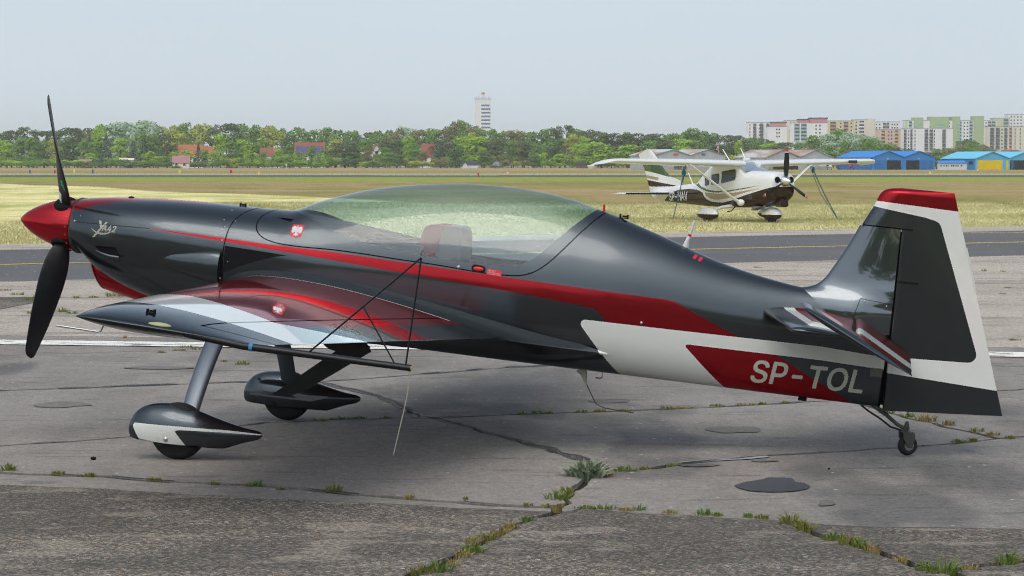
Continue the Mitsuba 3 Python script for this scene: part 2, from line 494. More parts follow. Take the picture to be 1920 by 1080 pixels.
def on_blade(pts):
    """a label on the blade face that looks to the near side: corners (across, along)"""
    rs = [.06, .12, .17, .24, .34, .46]
    out = [[], []]
    for u, r in pts:
        c, h, w = np.interp(r, rs, [.075, .085, .105, .150, .185, .200]), np.interp(r, rs, [.065, .062, .050, .036, .030, .026]), math.radians(np.interp(r, rs, [62, 60, 56, 50, 43, 36]))
        hh = h / 2 * math.sqrt(max(.1, 1 - (2 * u / c) ** 2))
        for i, o in ((0, .0), (1, .0035)):
            v = -(hh + o)
            out[i].append((.27 - u * math.sin(w) + v * math.cos(w), u * math.cos(w) + v * math.sin(w) - .018 * (r - .2), r))
    return loft([np.array(q) for q in out])



def turn_x(deg):
    a = math.radians(deg)
    M = np.eye(4)
    M[1:3, 1:3] = [[math.cos(a), -math.sin(a)], [math.sin(a), math.cos(a)]]
    return M


def shift(x=0, y=0, z=0):
    M = np.eye(4)
    M[:3, 3] = x, y, z
    return M


for deg, nm in ((30, 'upper'), (150, 'lower'), (270, 'far')):
    B = shift(0.085, 0, 0) @ turn_x(deg)
    k = add(plane, 'propeller_blade', BL.copy().apply_transform(B), 'blade_black', 50, PM)
    cuff = lathe([(.12, .082), (.165, .080), (.176, .070), (.176, .03)], 28, 'z').apply_transform(B @ shift(.27, 0, 0))
    add(plane, 'blade_cuff', cuff, 'dark_matte', 40, PM)
    if nm == 'upper':
        add(k, 'label_plate', on_blade([(.010, .155), (.058, .160), (.046, .245), (.006, .240)]).apply_transform(B), 'sticker_white', False, PM, label='small white and green data label')
        add(k, 'maker_badge', on_blade([(-.070, .300), (-.020, .330), (-.035, .375), (-.055, .372)]).apply_transform(B), 'sticker_green', False, PM, label='green triangular badge')
# red air scoop under the cowling
rings = []
for q in np.linspace(0, 1, 20):
    x = .58 + .75 * q
    r = (.14 + .05 * q) * (1 - .25 * q * q)
    a = np.arange(24) * 2 * np.pi / 24
    rings.append(np.stack([x - .05 * np.sin(a), .06 + r * np.cos(a), -.285 - .12 * q + r * .95 * np.sin(a)], 1))
add(plane, 'air_scoop', loft(rings), 'red_paint', 60, PM, label='red air scoop under the cowling')

# ---- cockpit
add(plane, 'cockpit_floor', boxm((1.9, .64, .03), (3.0, 0, -.12)), 'dark_matte', False, PM)
dash = [np.stack([x + 0 * ang, w * np.cos(ang), z - .30 + .30 * np.sin(ang) ** .55], 1) for ang in [np.linspace(0.02, np.pi - .02, 24)] for x, z, w in ((1.98, .245, .26), (2.13, .238, .29), (2.30, .222, .31), (2.43, .208, .32), (2.66, .182, .325), (2.87, .160, .33), (2.90, .14, .33), (2.90, .0, .33))]
add(plane, 'instrument_coaming', loft(dash, cap=False, closed=False), 'coaming_grey', 40, PM)
matte('coaming_grey', (.035, .037, .042), .7, .3)
hp = Polygon([(2.862, -.05), (2.862, .085), (2.887, .225), (2.905, .25), (2.935, .262), (3.10, .272), (3.125, .262), (3.142, .22), (3.150, .10), (3.135, -.05)])
seat = prism_xz(hp, -.15, .15).to_mesh()
st = add(plane, 'seat', (np.asarray(seat.vert_properties)[:, :3], np.asarray(seat.tri_verts)), 'seat_grey', 30, PM)
sm = loft([np.array([(x, y, z) for x, z in hp.buffer(.004).exterior.coords[:-1] if True]) for y in (-.154, -.15)])
cush = Polygon([(2.855, -.05), (2.855, .085), (2.88, .23), (2.90, .256), (2.935, .268), (3.03, .27), (3.0, .2), (2.985, .1), (2.98, -.05)])
sc = prism_xz(cush, -.158, .158).to_mesh()
add(st, 'cushion', (np.asarray(sc.vert_properties)[:, :3], np.asarray(sc.tri_verts)), 'seat_maroon', 30, PM, label='maroon seat cushion')
add(plane, 'rear_bulkhead', boxm((.02, .5, .3), (3.72, 0, -.02)), 'dark_matte', False, PM)


# ---- wings
def airfoil(n=40):
    """unit chord, half thickness 1, from trailing edge over the top to the nose and back"""
    t = (1 - np.cos(np.linspace(0, np.pi, n))) / 2
    y = 5 * (.2969 * np.sqrt(t) - .126 * t - .3516 * t ** 2 + .2843 * t ** 3 - .1015 * t ** 4)
    y = np.where(t < .3, (1 - np.abs((.3 - t) / .3) ** 2.5) ** (1 / 2.5), 2 * y)
    y[-1] = 0.012
    up = np.stack([t, y], 1)[::-1]
    lo = np.stack([t, -y], 1)[1:]
    return np.vstack([up, lo])


AF = airfoil()


def wing_st(lat):
    s = (lat - .6) / 3.15
    return dict(le=1.73 + .307 * s, te=3.56 - .535 * s, zl=-.268 + .078 * s, zt=-.372 + .146 * s, h=.150 - .090 * s)


HINGE = lambda lat: 3.30 - .18 * lat


def wing_ring(lat, sgn, x0=0.0, x1=1.0, k=1.0, st=None):
    w = st or wing_st(lat)
    t, y = AF[:, 0], AF[:, 1]
    c = w['te'] - w['le']
    x = w['le'] + t * c
    z = w['zl'] + t * (w['zt'] - w['zl']) + y * w['h'] * k
    return np.stack([x, sgn * lat + 0 * x, z], 1)


def wing_colour(p, n, uv):
    x, y, z = air(p)
    l = dr.abs(y)
    inb = 2.55 + 0.55 * dr.maximum(x - 2.20, 0)
    inb = dr.select(x > 2.80, 2.90 - .85 * (x - 2.80), inb)
    outb = 3.21 + .22 * dr.maximum(x - 2.17, 0)
    hinge = 3.30 - .18 * l
    c = dr.select((l < inb) & (x < hinge + .13), mi.Color3f(*RED), mi.Color3f(*GREY))
    c = dr.select((l > inb) & (l < outb) & (n.z > -2), mi.Color3f(*WHITE), c)
    c = dr.select((l < .665) & (l > .635) & (x < hinge + .05), mi.Color3f(*WHITE), c)
    c = dr.select((l < .635), mi.Color3f(*GREY), c)
    edge = x < 1.73 + .307 * (l - .6) / 3.15 + .05
    c = dr.select(edge, mi.Color3f(*GREY), c)
    return dr.select(l > 3.62, mi.Color3f(*GREY), c)


lacquer('wing_paint', wing_colour, .26, .10)
lats = np.concatenate([np.linspace(.36, 3.30, 40), 3.30 + .455 * np.sin(np.linspace(.06, 1, 22) * np.pi / 2)])
for sgn, side in ((-1, 'near'), (1, 'far')):
    rings = []
    for la in lats:
        k = 1.0 if la <= 3.30 else max(1 - ((la - 3.30) / .4555) ** 2.2, 0.002) ** .5
        rings.append(wing_ring(la, sgn, k=k))
    full = solid(loft(rings))
    ha, hb = 1.0, 3.52
    # full span aileron cut out along the hinge line
    def cutter(a, b, d0, z=3):
        q = Polygon([(HINGE(a) + d0, sgn * a), (HINGE(b) + d0, sgn * b), (5, sgn * b), (5, sgn * a)])
        return solid(extrude(q, 2 * z, -z))
    wg = full - cutter(.68, 3.60, -.006)
    ai = full ^ cutter(.69, 3.588, .010)
    def plain(man, ang=35):
        me = man.to_mesh()
        return trimesh.Trimesh(np.asarray(me.vert_properties)[:, :3], np.asarray(me.tri_verts), process=True)
    w = add(plane, 'wing', plain(wg), 'wing_paint', 35, PM)
    add(plane, 'aileron', plain(ai), 'wing_paint', 35, PM)
    # smooth fairing between wing and fuselage
    rings = []
    for q in np.linspace(0, 1, 16):
        la = .645 - .30 * q
        w_ = wing_st(la)
        g = q ** 2.2
        w_['le'] -= .12 * g
        w_['te'] += .10 * g + .50 * q * q
        w_['zt'] -= .035 * q
        w_['h'] = w_['h'] * (1.012 + .30 * g)
        rings.append(wing_ring(la, sgn, st=w_))
    add(plane, 'wing_fairing', loft(rings), 'body_paint', 60, PM)
    # wheel, fairing and leg
    wy = sgn * 1.10
    pr = [(1.342, .006, -.008), (1.350, .045, -.008), (1.38, .085, .0), (1.43, .122, .004), (1.52, .148, .006), (1.62, .156, .006), (1.72, .146, .004), (1.85, .118, .004), (1.98, .080, .012), (2.10, .045, .026), (2.20, .022, .038), (2.212, .014, .040)]
    px_, pr_, pz_ = (np.array(v) for v in zip(*pr))
    fr, fz = pchip(px_, pr_), pchip(px_, pz_)
    rings = []
    for x in np.concatenate([np.linspace(1.342, 1.40, 12)[:-1], np.linspace(1.40, 2.212, 44)]):
        a = np.arange(40) * 2 * np.pi / 40
        r = float(fr(x))
        zz = np.where(np.sin(a) > 0, r * 1.06, r * 1.04) * np.sin(a)
        rings.append(np.stack([x + 0 * a, wy + r * .82 * np.sign(np.cos(a)) * np.abs(np.cos(a)) ** .9, -1.138 + float(fz(x)) + zz], 1))
    pant = solid(loft(rings))
    cutw = lathe([(-.052, .001), (-.052, .193), (.052, .193), (.052, .001)], 32, 'y', (1.668, wy, -1.135))
    pant = pant - solid(trimesh.creation.box((3, 1, .4)).apply_translation((1.66, wy, -1.208 - .2)))
    pm = plain(pant)
    fk = add(plane, 'wheel_fairing', pm, 'pant_paint', 35, PM)
    tyre = [(-.062, .085), (-.062, .12), (-.055, .155), (-.035, .174), (0, .180), (.035, .174), (.055, .155), (.062, .12), (.062, .085)]
    tk = add(plane, 'wheel', lathe(tyre, 40, 'y', (1.668, wy, -1.135)), 'black_rubber', 40, PM)
    add(tk, 'hub', lathe([(-.055, .002), (-.055, .09), (.055, .09), (.055, .002)], 24, 'y', (1.668, wy, -1.135)), 'dull_steel', 30, PM)
    add(fk, 'axle_cap', ball([.017, .010, .017], (1.632, wy + sgn * .119, -1.180)), 'steel', 60, PM)
    leg = []
    for q in np.linspace(0, 1, 14):
        top_, bot_ = np.array([1.695, sgn * .46, -.45]), np.array([1.70, sgn * 1.02, -1.04])
        c = top_ + (bot_ - top_) * q + np.array([0, sgn * .05 * math.sin(q * math.pi), 0])
        hw = .066 - .008 * q
        a = np.arange(20) * 2 * np.pi / 20
        leg.append(np.stack([c[0] + hw * np.cos(a), c[1] + .018 * np.sin(a), c[2] + .012 * np.sin(a) * sgn], 1))
    add(plane, 'gear_leg', loft(leg), 'gear_paint', 50, PM)
    # balance plate (spade) under the aileron
    la = 2.3
    bk = add(plane, 'aileron_spade', loft([np.array([(x, sgn * (la + dy), z) for x, z in ((3.19, -.36), (3.14, -.29), (3.05, -.33), (2.73, -.595), (2.66, -.652), (2.63, -.668), (2.73, -.668), (2.82, -.628))]) for dy in (-.022, .022)]), 'carbon_black', 20, PM)
    add(bk, 'plate', loft([np.array([(x, sgn * (la + dy), z + .045 * dy) for x, dy, z in ((2.54, -.10, -.672), (2.54, .10, -.672), (2.92, .16, -.662), (2.92, -.16, -.662))]) + [0, 0, o] for o in (0, .008)]), 'gear_paint', False, PM)
    add(bk, 'bracket', loft([np.array([(3.05 + .13 * math.cos(a), sgn * (la + dy), -.335 - .045 * max(math.sin(a), -.1)) for a in np.linspace(0, 2 * np.pi, 20, endpoint=False)]) for dy in (-.03, .03)]), 'carbon_black', 30, PM)


def pant_colour(p, n, uv):
    x, y, z = air(p)
    front = [(1.395, -1.118), (1.408, -1.105), (1.45, -1.101), (1.68, -1.091), (2.0, -1.085), (2.22, -1.089), (2.22, -1.095), (1.95, -1.101), (1.74, -1.110), (1.70, -1.114), (1.688, -1.124), (1.778, -1.228), (1.79, -1.3), (1.50, -1.3), (1.475, -1.245), (1.396, -1.132)]
    return dr.select(inside(front, x, z) & (y < 0.0), mi.Color3f(*WHITE), mi.Color3f(*GREY))


lacquer('pant_paint', pant_colour)
# nav light, sight frame and pitot tube of the near wing
add(plane, 'wing_tip_light', ball([.066, .02, .016], (2.475, -3.722, -.190)), 'lamp_glass', 60, PM, label='clear oval light in the wing tip')
scene['lamp_glass'] = {'type': 'plastic', 'diffuse_reflectance': rgb((.40, .38, .18)), 'int_ior': 1.5}
sf = add(plane, 'sight_frame', tube([(2.62, -3.735, -.215), (2.93, -3.745, -.240), (3.80, -3.75, -.248)], [.017, .019, .0165], 14), 'carbon_black', 50, PM, label='black triangular sighting frame on a pole at the wing tip')
for a, b, r in (((3.271, -.235), (3.80, .295), .0046), ((3.80, .295), (3.772, -.235), .0046), ((3.53, .027), (3.715, -.235), .0040)):
    add(sf, 'strut', cyl((a[0], -3.75, a[1]), (b[0], -3.75, b[1]), r, 8), 'carbon_black', 60, PM)
add(sf, 'end_cap', lathe([(3.799, .002), (3.799, .012), (3.803, .0115), (3.803, .002)], 12, 'x', (0, -3.75, -.248)), 'gold_plastic', 30, PM)
add(sf, 'tape_band', lathe([(2.965, .0205), (2.985, .0205)], 14, 'x', (0, -3.746, -.2405)), 'blue_tape', 60, PM)
matte('blue_tape', (.05, .22, .45), .5)
cord = [(3.796 - .045 * q + .010 * math.sin(q * 3.2), -3.75 + .01 * math.sin(q * 7), -.255 - .43 * q) for q in np.linspace(0, 1, 14)]
add(sf, 'wool_tuft', tube(cord, .0022, 5), 'cord_cream', 60, PM, label='thin cream cord hanging from the sighting frame')
matte('cord_cream', (.42, .38, .28), .8)
add(plane, 'pitot_tube', tube([(1.57, -2.9, -.352), (1.69, -2.9, -.355), (1.81, -2.9, -.358), (1.83, -2.9, -.354), (1.838, -2.9, -.336), (1.87, -2.9, -.25)], [.0055, .0055, .006, .006, .006, .006], 8), 'steel', 60, PM)
def clamp(x, y, z, s=1.0):
    m = cat(boxm((.06, .03, .006)), boxm((.008, .03, .025), (-.024, 0, .012)), boxm((.008, .03, .025), (.024, 0, .012)), boxm((.03, .012, .012), (.004, 0, .012)))
    m.apply_scale(s)
    m.apply_translation((x, y, z))
    return add(plane, 'camera_mount', m, 'dark_matte', False, PM)
clamp(2.36, -3.55, -.151, .8)
clamp(1.586, 0, .251, .75)
add(plane, 'filler_cap', ball([.022, .02, .012], (.79, 0, .224)), 'dark_matte', 60, PM)
clamp(4.165, 0, .435)
add(plane, 'canopy_pin', cyl((4.031, 0, .465), (4.028, 0, .51), .007, 8), 'sticker_red', 60, PM)
# ---- tail surfaces
def wedge_ring(le, te, half, front, z, k=1.0, n=26):
    u = (1 - np.cos(np.linspace(0, np.pi, n))) / 2
    x = le + (te - le) * u
    h = np.where(x > 5.94, half * np.clip((te - x) / (te - 5.94), 0, 1), half) + .0022
    r = np.clip((x - le) / front, 0, 1)
    h = h * np.sqrt(np.clip(1 - (1 - r) ** 2, 0, 1)) * k
    h[0] = max(h[0], .0008)
    return np.vstack([np.stack([x, -h, 0 * x + z], 1), np.stack([x[::-1], h[::-1], 0 * x + z], 1)])


TE = lambda z: 6.234 + (.806 - z) * .3268
rud = [wedge_ring(5.9345, TE(z), .050 + .012 * max(0, (.3 - z)) * .6, .012, z) for z in np.linspace(-.62, .5555, 40)]
rb = solid(loft(rud)) - prism_xz(Polygon([(5.8, -.602), (5.926, -.602), (6.69, -.5515), (6.9, -.5515), (6.9, -.9), (5.8, -.9)]))
hle = pchip([.5555, .60, .675, .708, .77, .795, .806], [5.686, 5.707, 5.745, 5.757, 5.787, 5.83, 5.90])
hz = np.concatenate([np.linspace(.5555, .77, 14), .77 + .036 * np.sin(np.linspace(.1, 1, 10) * np.pi / 2)])
hn = [wedge_ring(float(hle(min(z, .806))), TE(z), .050, .12, z, 1 if z < .77 else max(.03, math.sqrt(max(0, 1 - ((z - .77) / .0365) ** 2)))) for z in hz]
rk = add(plane, 'rudder', cat(plain(rb), loft(hn)), 'tail_paint', 30, PM)
add(rk, 'trim_strip', boxm((.012, .012, .27), M=shift(6.385, 0, .345) @ np.array([[math.cos(.316), 0, -math.sin(.316), 0], [0, 1, 0, 0], [math.sin(.316), 0, math.cos(.316), 0], [0, 0, 0, 1.0]])), 'white_plastic', False, PM)
fin_le = pchip([-.12, .06, .10, .118, .14, .19, .27, .40, .5475], [5.15, 5.15, 5.26, 5.36, 5.43, 5.487, 5.535, 5.605, 5.672])
fin_h = pchip([-.12, 0, .06, .12, .2, .3, .5475], [.115, .112, .098, .076, .060, .054, .050])


def fin_y(x, z):
    le, h = float(fin_le(z)), float(fin_h(z))
    y = h * np.sqrt(np.clip(1 - (1 - np.clip((x - le) / max(.22, (5.9305 - le) * 1.0), 0, 1)) ** 2.0, 0, 1))
    return y * np.where(x > 5.7, 1 - .35 * ((x - 5.7) / .228) * np.clip((.16 - z) / .12, 0, 1), 1) + .001


fin = []
for z in np.concatenate([np.linspace(-.12, .3, 30), np.linspace(.32, .5475, 14)]):
    x = float(fin_le(z)) + (5.9305 - float(fin_le(z))) * (1 - np.cos(np.linspace(0, np.pi, 30))) / 2
    y = fin_y(x, z)
    fin.append(np.vstack([np.stack([x, -y, 0 * x + z], 1), np.stack([x[::-1], y[::-1], 0 * x + z], 1)]))
fk = add(plane, 'fin', loft(fin), 'grey_paint', 40, PM)
# access panel at the foot of the fin: its joint and two screws
for x0, z0, x1, z1 in ((5.73, .09, 5.925, .072), (5.73, .09, 5.70, -.02)):
    pts = []
    for k in np.linspace(0, 1, 14):
        x, z = x0 + (x1 - x0) * k, z0 + (z1 - z0) * k
        pts.append((x, -fin_y(x, z) + .0005, z))
    add(fk, 'panel_joint', tube(pts, .002, 5), 'dark_matte', 60, PM)
for x, z in ((5.755, .078), (5.895, .058)):
    add(fk, 'screw', ball([.006, .003, .006], (x, -fin_y(x, z), z), 1), 'steel', 60, PM)
for zz in (-.020,):
    add(fk, 'hinge_gap', boxm((.13, .004, .011), (6.01, -.0575, .218 - .0)), 'dark_matte', False, PM)
add(fk, 'hinge_gap', boxm((.10, .004, .010), (5.955, -.0545, .5505)), 'dark_matte', False, PM)

AF2 = airfoil(24)
DEFL = math.radians(26)
for sgn in (-1, 1):
    rings = []
    for la in np.concatenate([np.linspace(.06, 1.03, 14), 1.03 + .045 * np.sin(np.linspace(.15, 1, 8) * np.pi / 2)]):
        s_ = (la - .12) / 1.18
        le, te = 5.125 + .345 * s_, 5.700 + .06 * s_
        k = 1 if la <= 1.03 else math.sqrt(max(1 - ((la - 1.03) / .0452) ** 2, .003))
        h = (.030 - .008 * s_) * k
        if la < .2:
            h *= 1 + 1.2 * ((.2 - la) / .14) ** 2
        t, y = AF2[:, 0], AF2[:, 1]
        rings.append(np.stack([le + (te - le) * t, sgn * la + 0 * t, -.050 - .030 * s_ + y * h * (1 - .0 * t) + np.where(t > .9, 0, 0)], 1))
    add(plane, 'stabilizer', loft(rings), 'stab_paint', 35, PM)

    def turned(P, hx=5.71, hz=-.048):
        q = P - [hx, 0, hz]
        c, n = math.cos(DEFL), math.sin(DEFL)
        return np.stack([q[:, 0] * c + q[:, 2] * n + hx, q[:, 1], -q[:, 0] * n + q[:, 2] * c + hz], 1)
    rings = []
    for la in np.linspace(.115, 1.085, 10):
        s_ = (la - .12) / 1.18
        n = 24
        u = (1 - np.cos(np.linspace(0, np.pi, n))) / 2
        x = 5.715 + (.40 - .03 * s_) * u
        h = (.028 - .005 * s_) * np.sqrt(np.clip(1 - (1 - np.clip(u / .08, 0, 1)) ** 2, 0, 1)) * (1 - u) + .0015
        P = np.vstack([np.stack([x, sgn * la + 0 * x, -.048 + h], 1), np.stack([x[::-1], sgn * la + 0 * x, -.048 - h[::-1]], 1)])
        rings.append(turned(P) + [.085 * s_, 0, -.028 * s_])
    main = loft(rings)
    rings = []
    for la in np.concatenate([np.linspace(1.087, 1.26, 6), 1.26 + .055 * np.sin(np.linspace(.1, 1, 9) * np.pi / 2)]):
        s_ = (la - .12) / 1.18
        k = 1 if la <= 1.26 else math.sqrt(max(1 - ((la - 1.26) / .0552) ** 2, .004))
        le = 5.335 + .035 * (la - 1.087) / .22 + .04 * (1 - k)
        te = 6.085
        t, y = AF2[:, 0], AF2[:, 1]
        rings.append(turned(np.stack([le + (te - le) * t, sgn * la + 0 * t, -.048 + y * .024 * k], 1)) + [.085 * s_, 0, -.028 * s_])
    add(plane, 'elevator', cat(main, loft(rings)), 'stab_paint', 35, PM)


def stab_colour(p, n, uv):
    x, y, z = air(p)
    l = dr.abs(y)
    s_ = (l - .12) / 1.18
    c = mi.Color3f(*RED)
    c = dr.select((l > .68) & (l < .98), mi.Color3f(*WHITE), c)
    fixed = (x < 5.66 + .06 * s_) & (l < 1.08)
    c = dr.select(fixed & (l > .95), mi.Color3f(*GREY), c)
    nose = x - (5.125 + .345 * s_)
    c = dr.select(fixed & (nose < .20) & (l < .95), mi.Color3f(*WHITE), c)
    c = dr.select(fixed & (nose < .13), mi.Color3f(*GREY), c)
    return dr.select((l > 1.22) | ((x < 5.58) & (l > 1.08)) | ((x > 6.09) & (l > .97)) | (n.z < -.3), mi.Color3f(*GREY), c)


lacquer('stab_paint', stab_colour)

# ---- tail wheel
tw = add(plane, 'tail_wheel', lathe([(-.024, .03), (-.026, .05), (-.018, .060), (0, .066), (.018, .060), (.026, .05), (.024, .03)], 28, 'y').apply_transform(shift(6.116, 0, -.806) @ rotz(math.radians(28))), 'black_rubber', 40, PM)
add(tw, 'hub', lathe([(-.027, .002), (-.027, .032), (.027, .032), (.027, .002)], 20, 'y').apply_transform(shift(6.116, 0, -.806) @ rotz(math.radians(28))), 'dull_steel', 30, PM)
R28 = shift(6.116, 0, -.806) @ rotz(math.radians(28))
fork = cat(loft([np.array([(x, y, z) for x, z in ((-.055, .085), (.02, .085), (.03, .06), (.018, -.012), (-.008, -.012), (-.05, .045))]) for y in (-.037, -.032)]),
           loft([np.array([(x, y, z) for x, z in ((-.055, .085), (.02, .085), (.03, .06), (.018, -.012), (-.008, -.012), (-.05, .045))]) for y in (.032, .037)]),
           boxm((.075, .075, .006), (-.018, 0, .085)), cyl((-.02, 0, .08), (-.02, 0, .135), .016, 14), cyl((-.02, 0, .125), (-.02, 0, .15), .011, 10), boxm((.02, .06, .01), (-.02, 0, .11)))
fork.apply_transform(R28)
add(plane, 'tail_wheel_fork', fork, 'olive_steel', 35, PM)
spr = add(plane, 'tail_wheel_spring', tube([(5.87, 0, -.575), (5.96, 0, -.628), (6.04, 0, -.684), (6.095, 0, -.706)], [.016, .0135, .012, .013], 10), 'olive_steel', 60, PM)
add(spr, 'control_cable', tube([(5.80, -.03, -.585), (5.86, -.035, -.62), (5.93, -.035, -.655), (6.0, -.03, -.70), (6.075, -.025, -.715)], .006, 8), 'black_rubber', 60, PM)

# ---- aerials, hooks, fittings
an = add(plane, 'whip_antenna', tube([(4.578, 0, .262), (4.584, 0, .30), (4.592, 0, .34), (4.604, 0, .375), (4.625, 0, .468)], [.022, .020, .013, .0095, .0085], 12), 'white_plastic', 60, PM)
add(an, 'base_boot', tube([(4.574, 0, .235), (4.580, 0, .285)], [.024, .0225], 12), 'dull_steel', 60, PM)
add(an, 'red_band', tube([(4.600, 0, .363), (4.605, 0, .378)], [.0118, .0108], 12), 'sticker_red', 60, PM)
ba = add(plane, 'belly_antenna', tube([(3.985, -.02, -.565), (4.01, -.02, -.60), (4.03, -.02, -.665)], [.036, .022, .007], 12), 'cream_plastic', 60, PM)
matte('cream_plastic', (.45, .44, .34), .5)
add(ba, 'wire', tube([(4.03, -.02, -.66), (4.055, -.02, -.70), (4.085, -.02, -.75), (4.11, -.02, -.785), (4.16, -.02, -.803), (4.24, -.02, -.808), (4.36, -.02, -.812)], .0032, 6), 'olive_steel', 60, PM)
add(plane, 'tie_down_hook', tube([(4.128, -.03, -.565), (4.132, -.03, -.605), (4.12, -.03, -.615), (4.09, -.03, -.612)], .005, 8), 'dull_steel', 60, PM)
add(plane, 'belly_light', boxm((.055, .03, .022), (5.43, -.02, -.592), bevel=.005), 'dark_matte', False, PM)
add(plane, 'hinge_post', cat(boxm((.03, .03, 1.1), (5.932, 0, -.02)), boxm((.22, .05, .02), (5.80, 0, .551))), 'dark_matte', False, PM)  # dark filler added inside the rudder gaps so no daylight shows through


def side_y(x, z):
    x, z = np.asarray(x, float), np.asarray(z, float)
    zm = mid_z(x)
    up = z > zm
    u = np.where(up, (z - zm) / (top_z(x) - zm), (zm - z) / (zm - bot_z(x)))
    n = np.where(up, n_top(x), n_bot(x))
    return half_w(x) * np.clip(1 - np.clip(u, 0, 1) ** n, 0, 1) ** (1 / n)


def flat_text(text, height, width=None, shear=0.0, bold=False):
    m = meshkit.text_mesh(text, height, bold=bold)
    m = trimesh.Trimesh(m.vertices, m.faces[m.face_normals[:, 2] > .9], process=True)
    v = m.vertices.copy()
    v[:, 0] -= v[:, 0].min()
    if width:
        v[:, 0] *= width / v[:, 0].max()
    v[:, 0] += shear * v[:, 1]
    return np.asarray(v[:, :2]), np.asarray(m.faces)


def flat_poly(p):
    ms = [trimesh.creation.triangulate_polygon(g, engine='earcut') for g in getattr(p, 'geoms', [p])]
    off, V, F = 0, [], []
    for v, f in ms:
        V.append(v); F.append(f + off); off += len(v)
    return np.vstack(V), np.vstack(F)


def on_side(vf, x0, z0, ax=(1, 0), off=.0015):
    """print or badge lying on the near flank"""
    v, f = vf
    az = (-ax[1], ax[0])
    x = x0 + v[:, 0] * ax[0] + v[:, 1] * az[0]
    z = z0 + v[:, 0] * ax[1] + v[:, 1] * az[1]
    v3, f3 = trimesh.remesh.subdivide_to_size(np.stack([x, 0 * x, z], 1), f, .03)
    v3[:, 1] = -side_y(v3[:, 0], v3[:, 2]) - off
    return v3, f3


for piece in trimesh.Trimesh(*on_side(flat_text('SP-TOL', .140, .705, .16, True), 5.095, -.505), process=True).split(only_watertight=False):
    add(plane, 'registration_letter', piece, 'print_cream', False, PM)
matte('print_cream', (.50, .50, .42), .4, .4)
add(plane, 'document_pouch', on_side(flat_poly(sbox(0, 0, .075, .055)), 5.838, -.393), 'print_taupe', False, PM)
matte('print_taupe', (.16, .15, .125), .5)
X = Polygon([(.045, .10), (.062, .10), (.075, .055), (.105, .09), (.118, .09), (.08, .04), (.062, 0), (.045, .002), (.058, .036), (.0, -.02), (-.005, -.008), (.052, .048)])
X = Polygon([(.048, .100), (.066, .100), (.088, .050), (.070, .050)]).union(Polygon([(.105, .096), (.118, .096), (.03, -.012), (.008, -.016)]))
sw = LineString(spline([(.0, .045), (.03, .028), (.08, .020), (.14, .030), (.20, .062)], 20))
swoosh = Polygon([*[(x, z + .0015) for x, z in sw.coords], *[(x, z - .010 * math.sin(math.pi * min(1, k / 19 + .15))) for k, (x, z) in reversed(list(enumerate(sw.coords)))]]).buffer(0)
add(plane, 'cowling_logo', on_side(flat_poly(unary_union([X, swoosh])), .668, -.028), 'print_silver', False, PM, label='silver XA42 lettering with a swoosh')
add(plane, 'cowling_logo', on_side(flat_text('A42', .040, .105, .25, True), .748, .008), 'print_silver', False, PM)
matte('print_silver', (.50, .47, .36), .35, .5, .6)


def crest(s):
    shield = Polygon([(-.45, .5), (.45, .5), (.5, .35), (.46, -.30), (.40, -.42), (.15, -.44), (0, -.52), (-.15, -.44), (-.40, -.42), (-.46, -.30), (-.5, .35)])
    wing = Polygon([(.06, .16), (.10, .30), (.20, .38), (.34, .36), (.41, .22), (.42, .0), (.36, -.16), (.33, -.05), (.29, -.20), (.25, -.06), (.20, -.18), (.15, -.02), (.08, -.06)])
    bird = unary_union([wing, shapely.affinity.scale(wing, -1, 1, origin=(0, 0)), Polygon([(-.09, .2), (.09, .2), (.08, -.15), (.14, -.34), (.05, -.30), (0, -.40), (-.05, -.30), (-.14, -.34), (-.08, -.15)]),
                        Polygon([(-.05, .18), (.06, .18), (.06, .34), (.0, .39), (-.06, .36), (-.12, .31), (-.05, .30)]), Polygon([(.08, -.12), (.24, -.34), (.19, -.36), (.06, -.2)]), Polygon([(-.08, -.12), (-.24, -.34), (-.19, -.36), (-.06, -.2)])])
    crown = Polygon([(-.06, .395), (.05, .395), (.08, .47), (.03, .44), (0, .48), (-.03, .44), (-.09, .46)])
    sc_ = lambda q: shapely.affinity.scale(q, s, s, origin=(0, 0))
    return sc_(shield), sc_(bird), sc_(crown)


import shapely.affinity
sh, bd, cr = crest(.085)
ck = add(plane, 'crest', on_side(flat_poly(sh), 2.084, .143), 'sticker_red', False, PM, label='red shield with a white crowned eagle')
add(ck, 'eagle', on_side(flat_poly(bd), 2.084, .143, off=.003), 'sticker_white', False, PM)
add(ck, 'crown', on_side(flat_poly(cr), 2.084, .143, off=.003), 'gold_plastic', False, PM)


def wing_top(x, lat):
    w = wing_st(lat)
    t = float(np.clip((x - w['le']) / (w['te'] - w['le']), 0, 1))
    y = (1 - abs((.3 - t) / .3) ** 2.5) ** .4 if t < .3 else 10 * (.2969 * np.sqrt(t) - .126 * t - .3516 * t ** 2 + .2843 * t ** 3 - .1015 * t ** 4)
    return w['zl'] + t * (w['zt'] - w['zl']) + y * w['h']


def on_wing(vf, x0, lat0, s=1, off=.002):
    v, f = vf
    v3, f3 = trimesh.remesh.subdivide_to_size(np.stack([v[:, 0] * .06 - .10 * v[:, 1], -.30 * v[:, 1], 0 * v[:, 0]], 1), f, .04)
    x, la = x0 + v3[:, 0] * s, lat0 + v3[:, 1] * s
    z = np.array([wing_top(a, b) for a, b in zip(x, la)])
    return np.stack([x, -la, z + off], 1), f3


sh, bd, cr = crest(1.0)
ck = add(plane, 'crest', on_wing(flat_poly(sh), 2.665, 2.41), 'sticker_red', False, PM, label='red shield with a white eagle on the wing')
add(ck, 'eagle', on_wing(flat_poly(bd), 2.665, 2.41, off=.0045), 'sticker_white', False, PM)

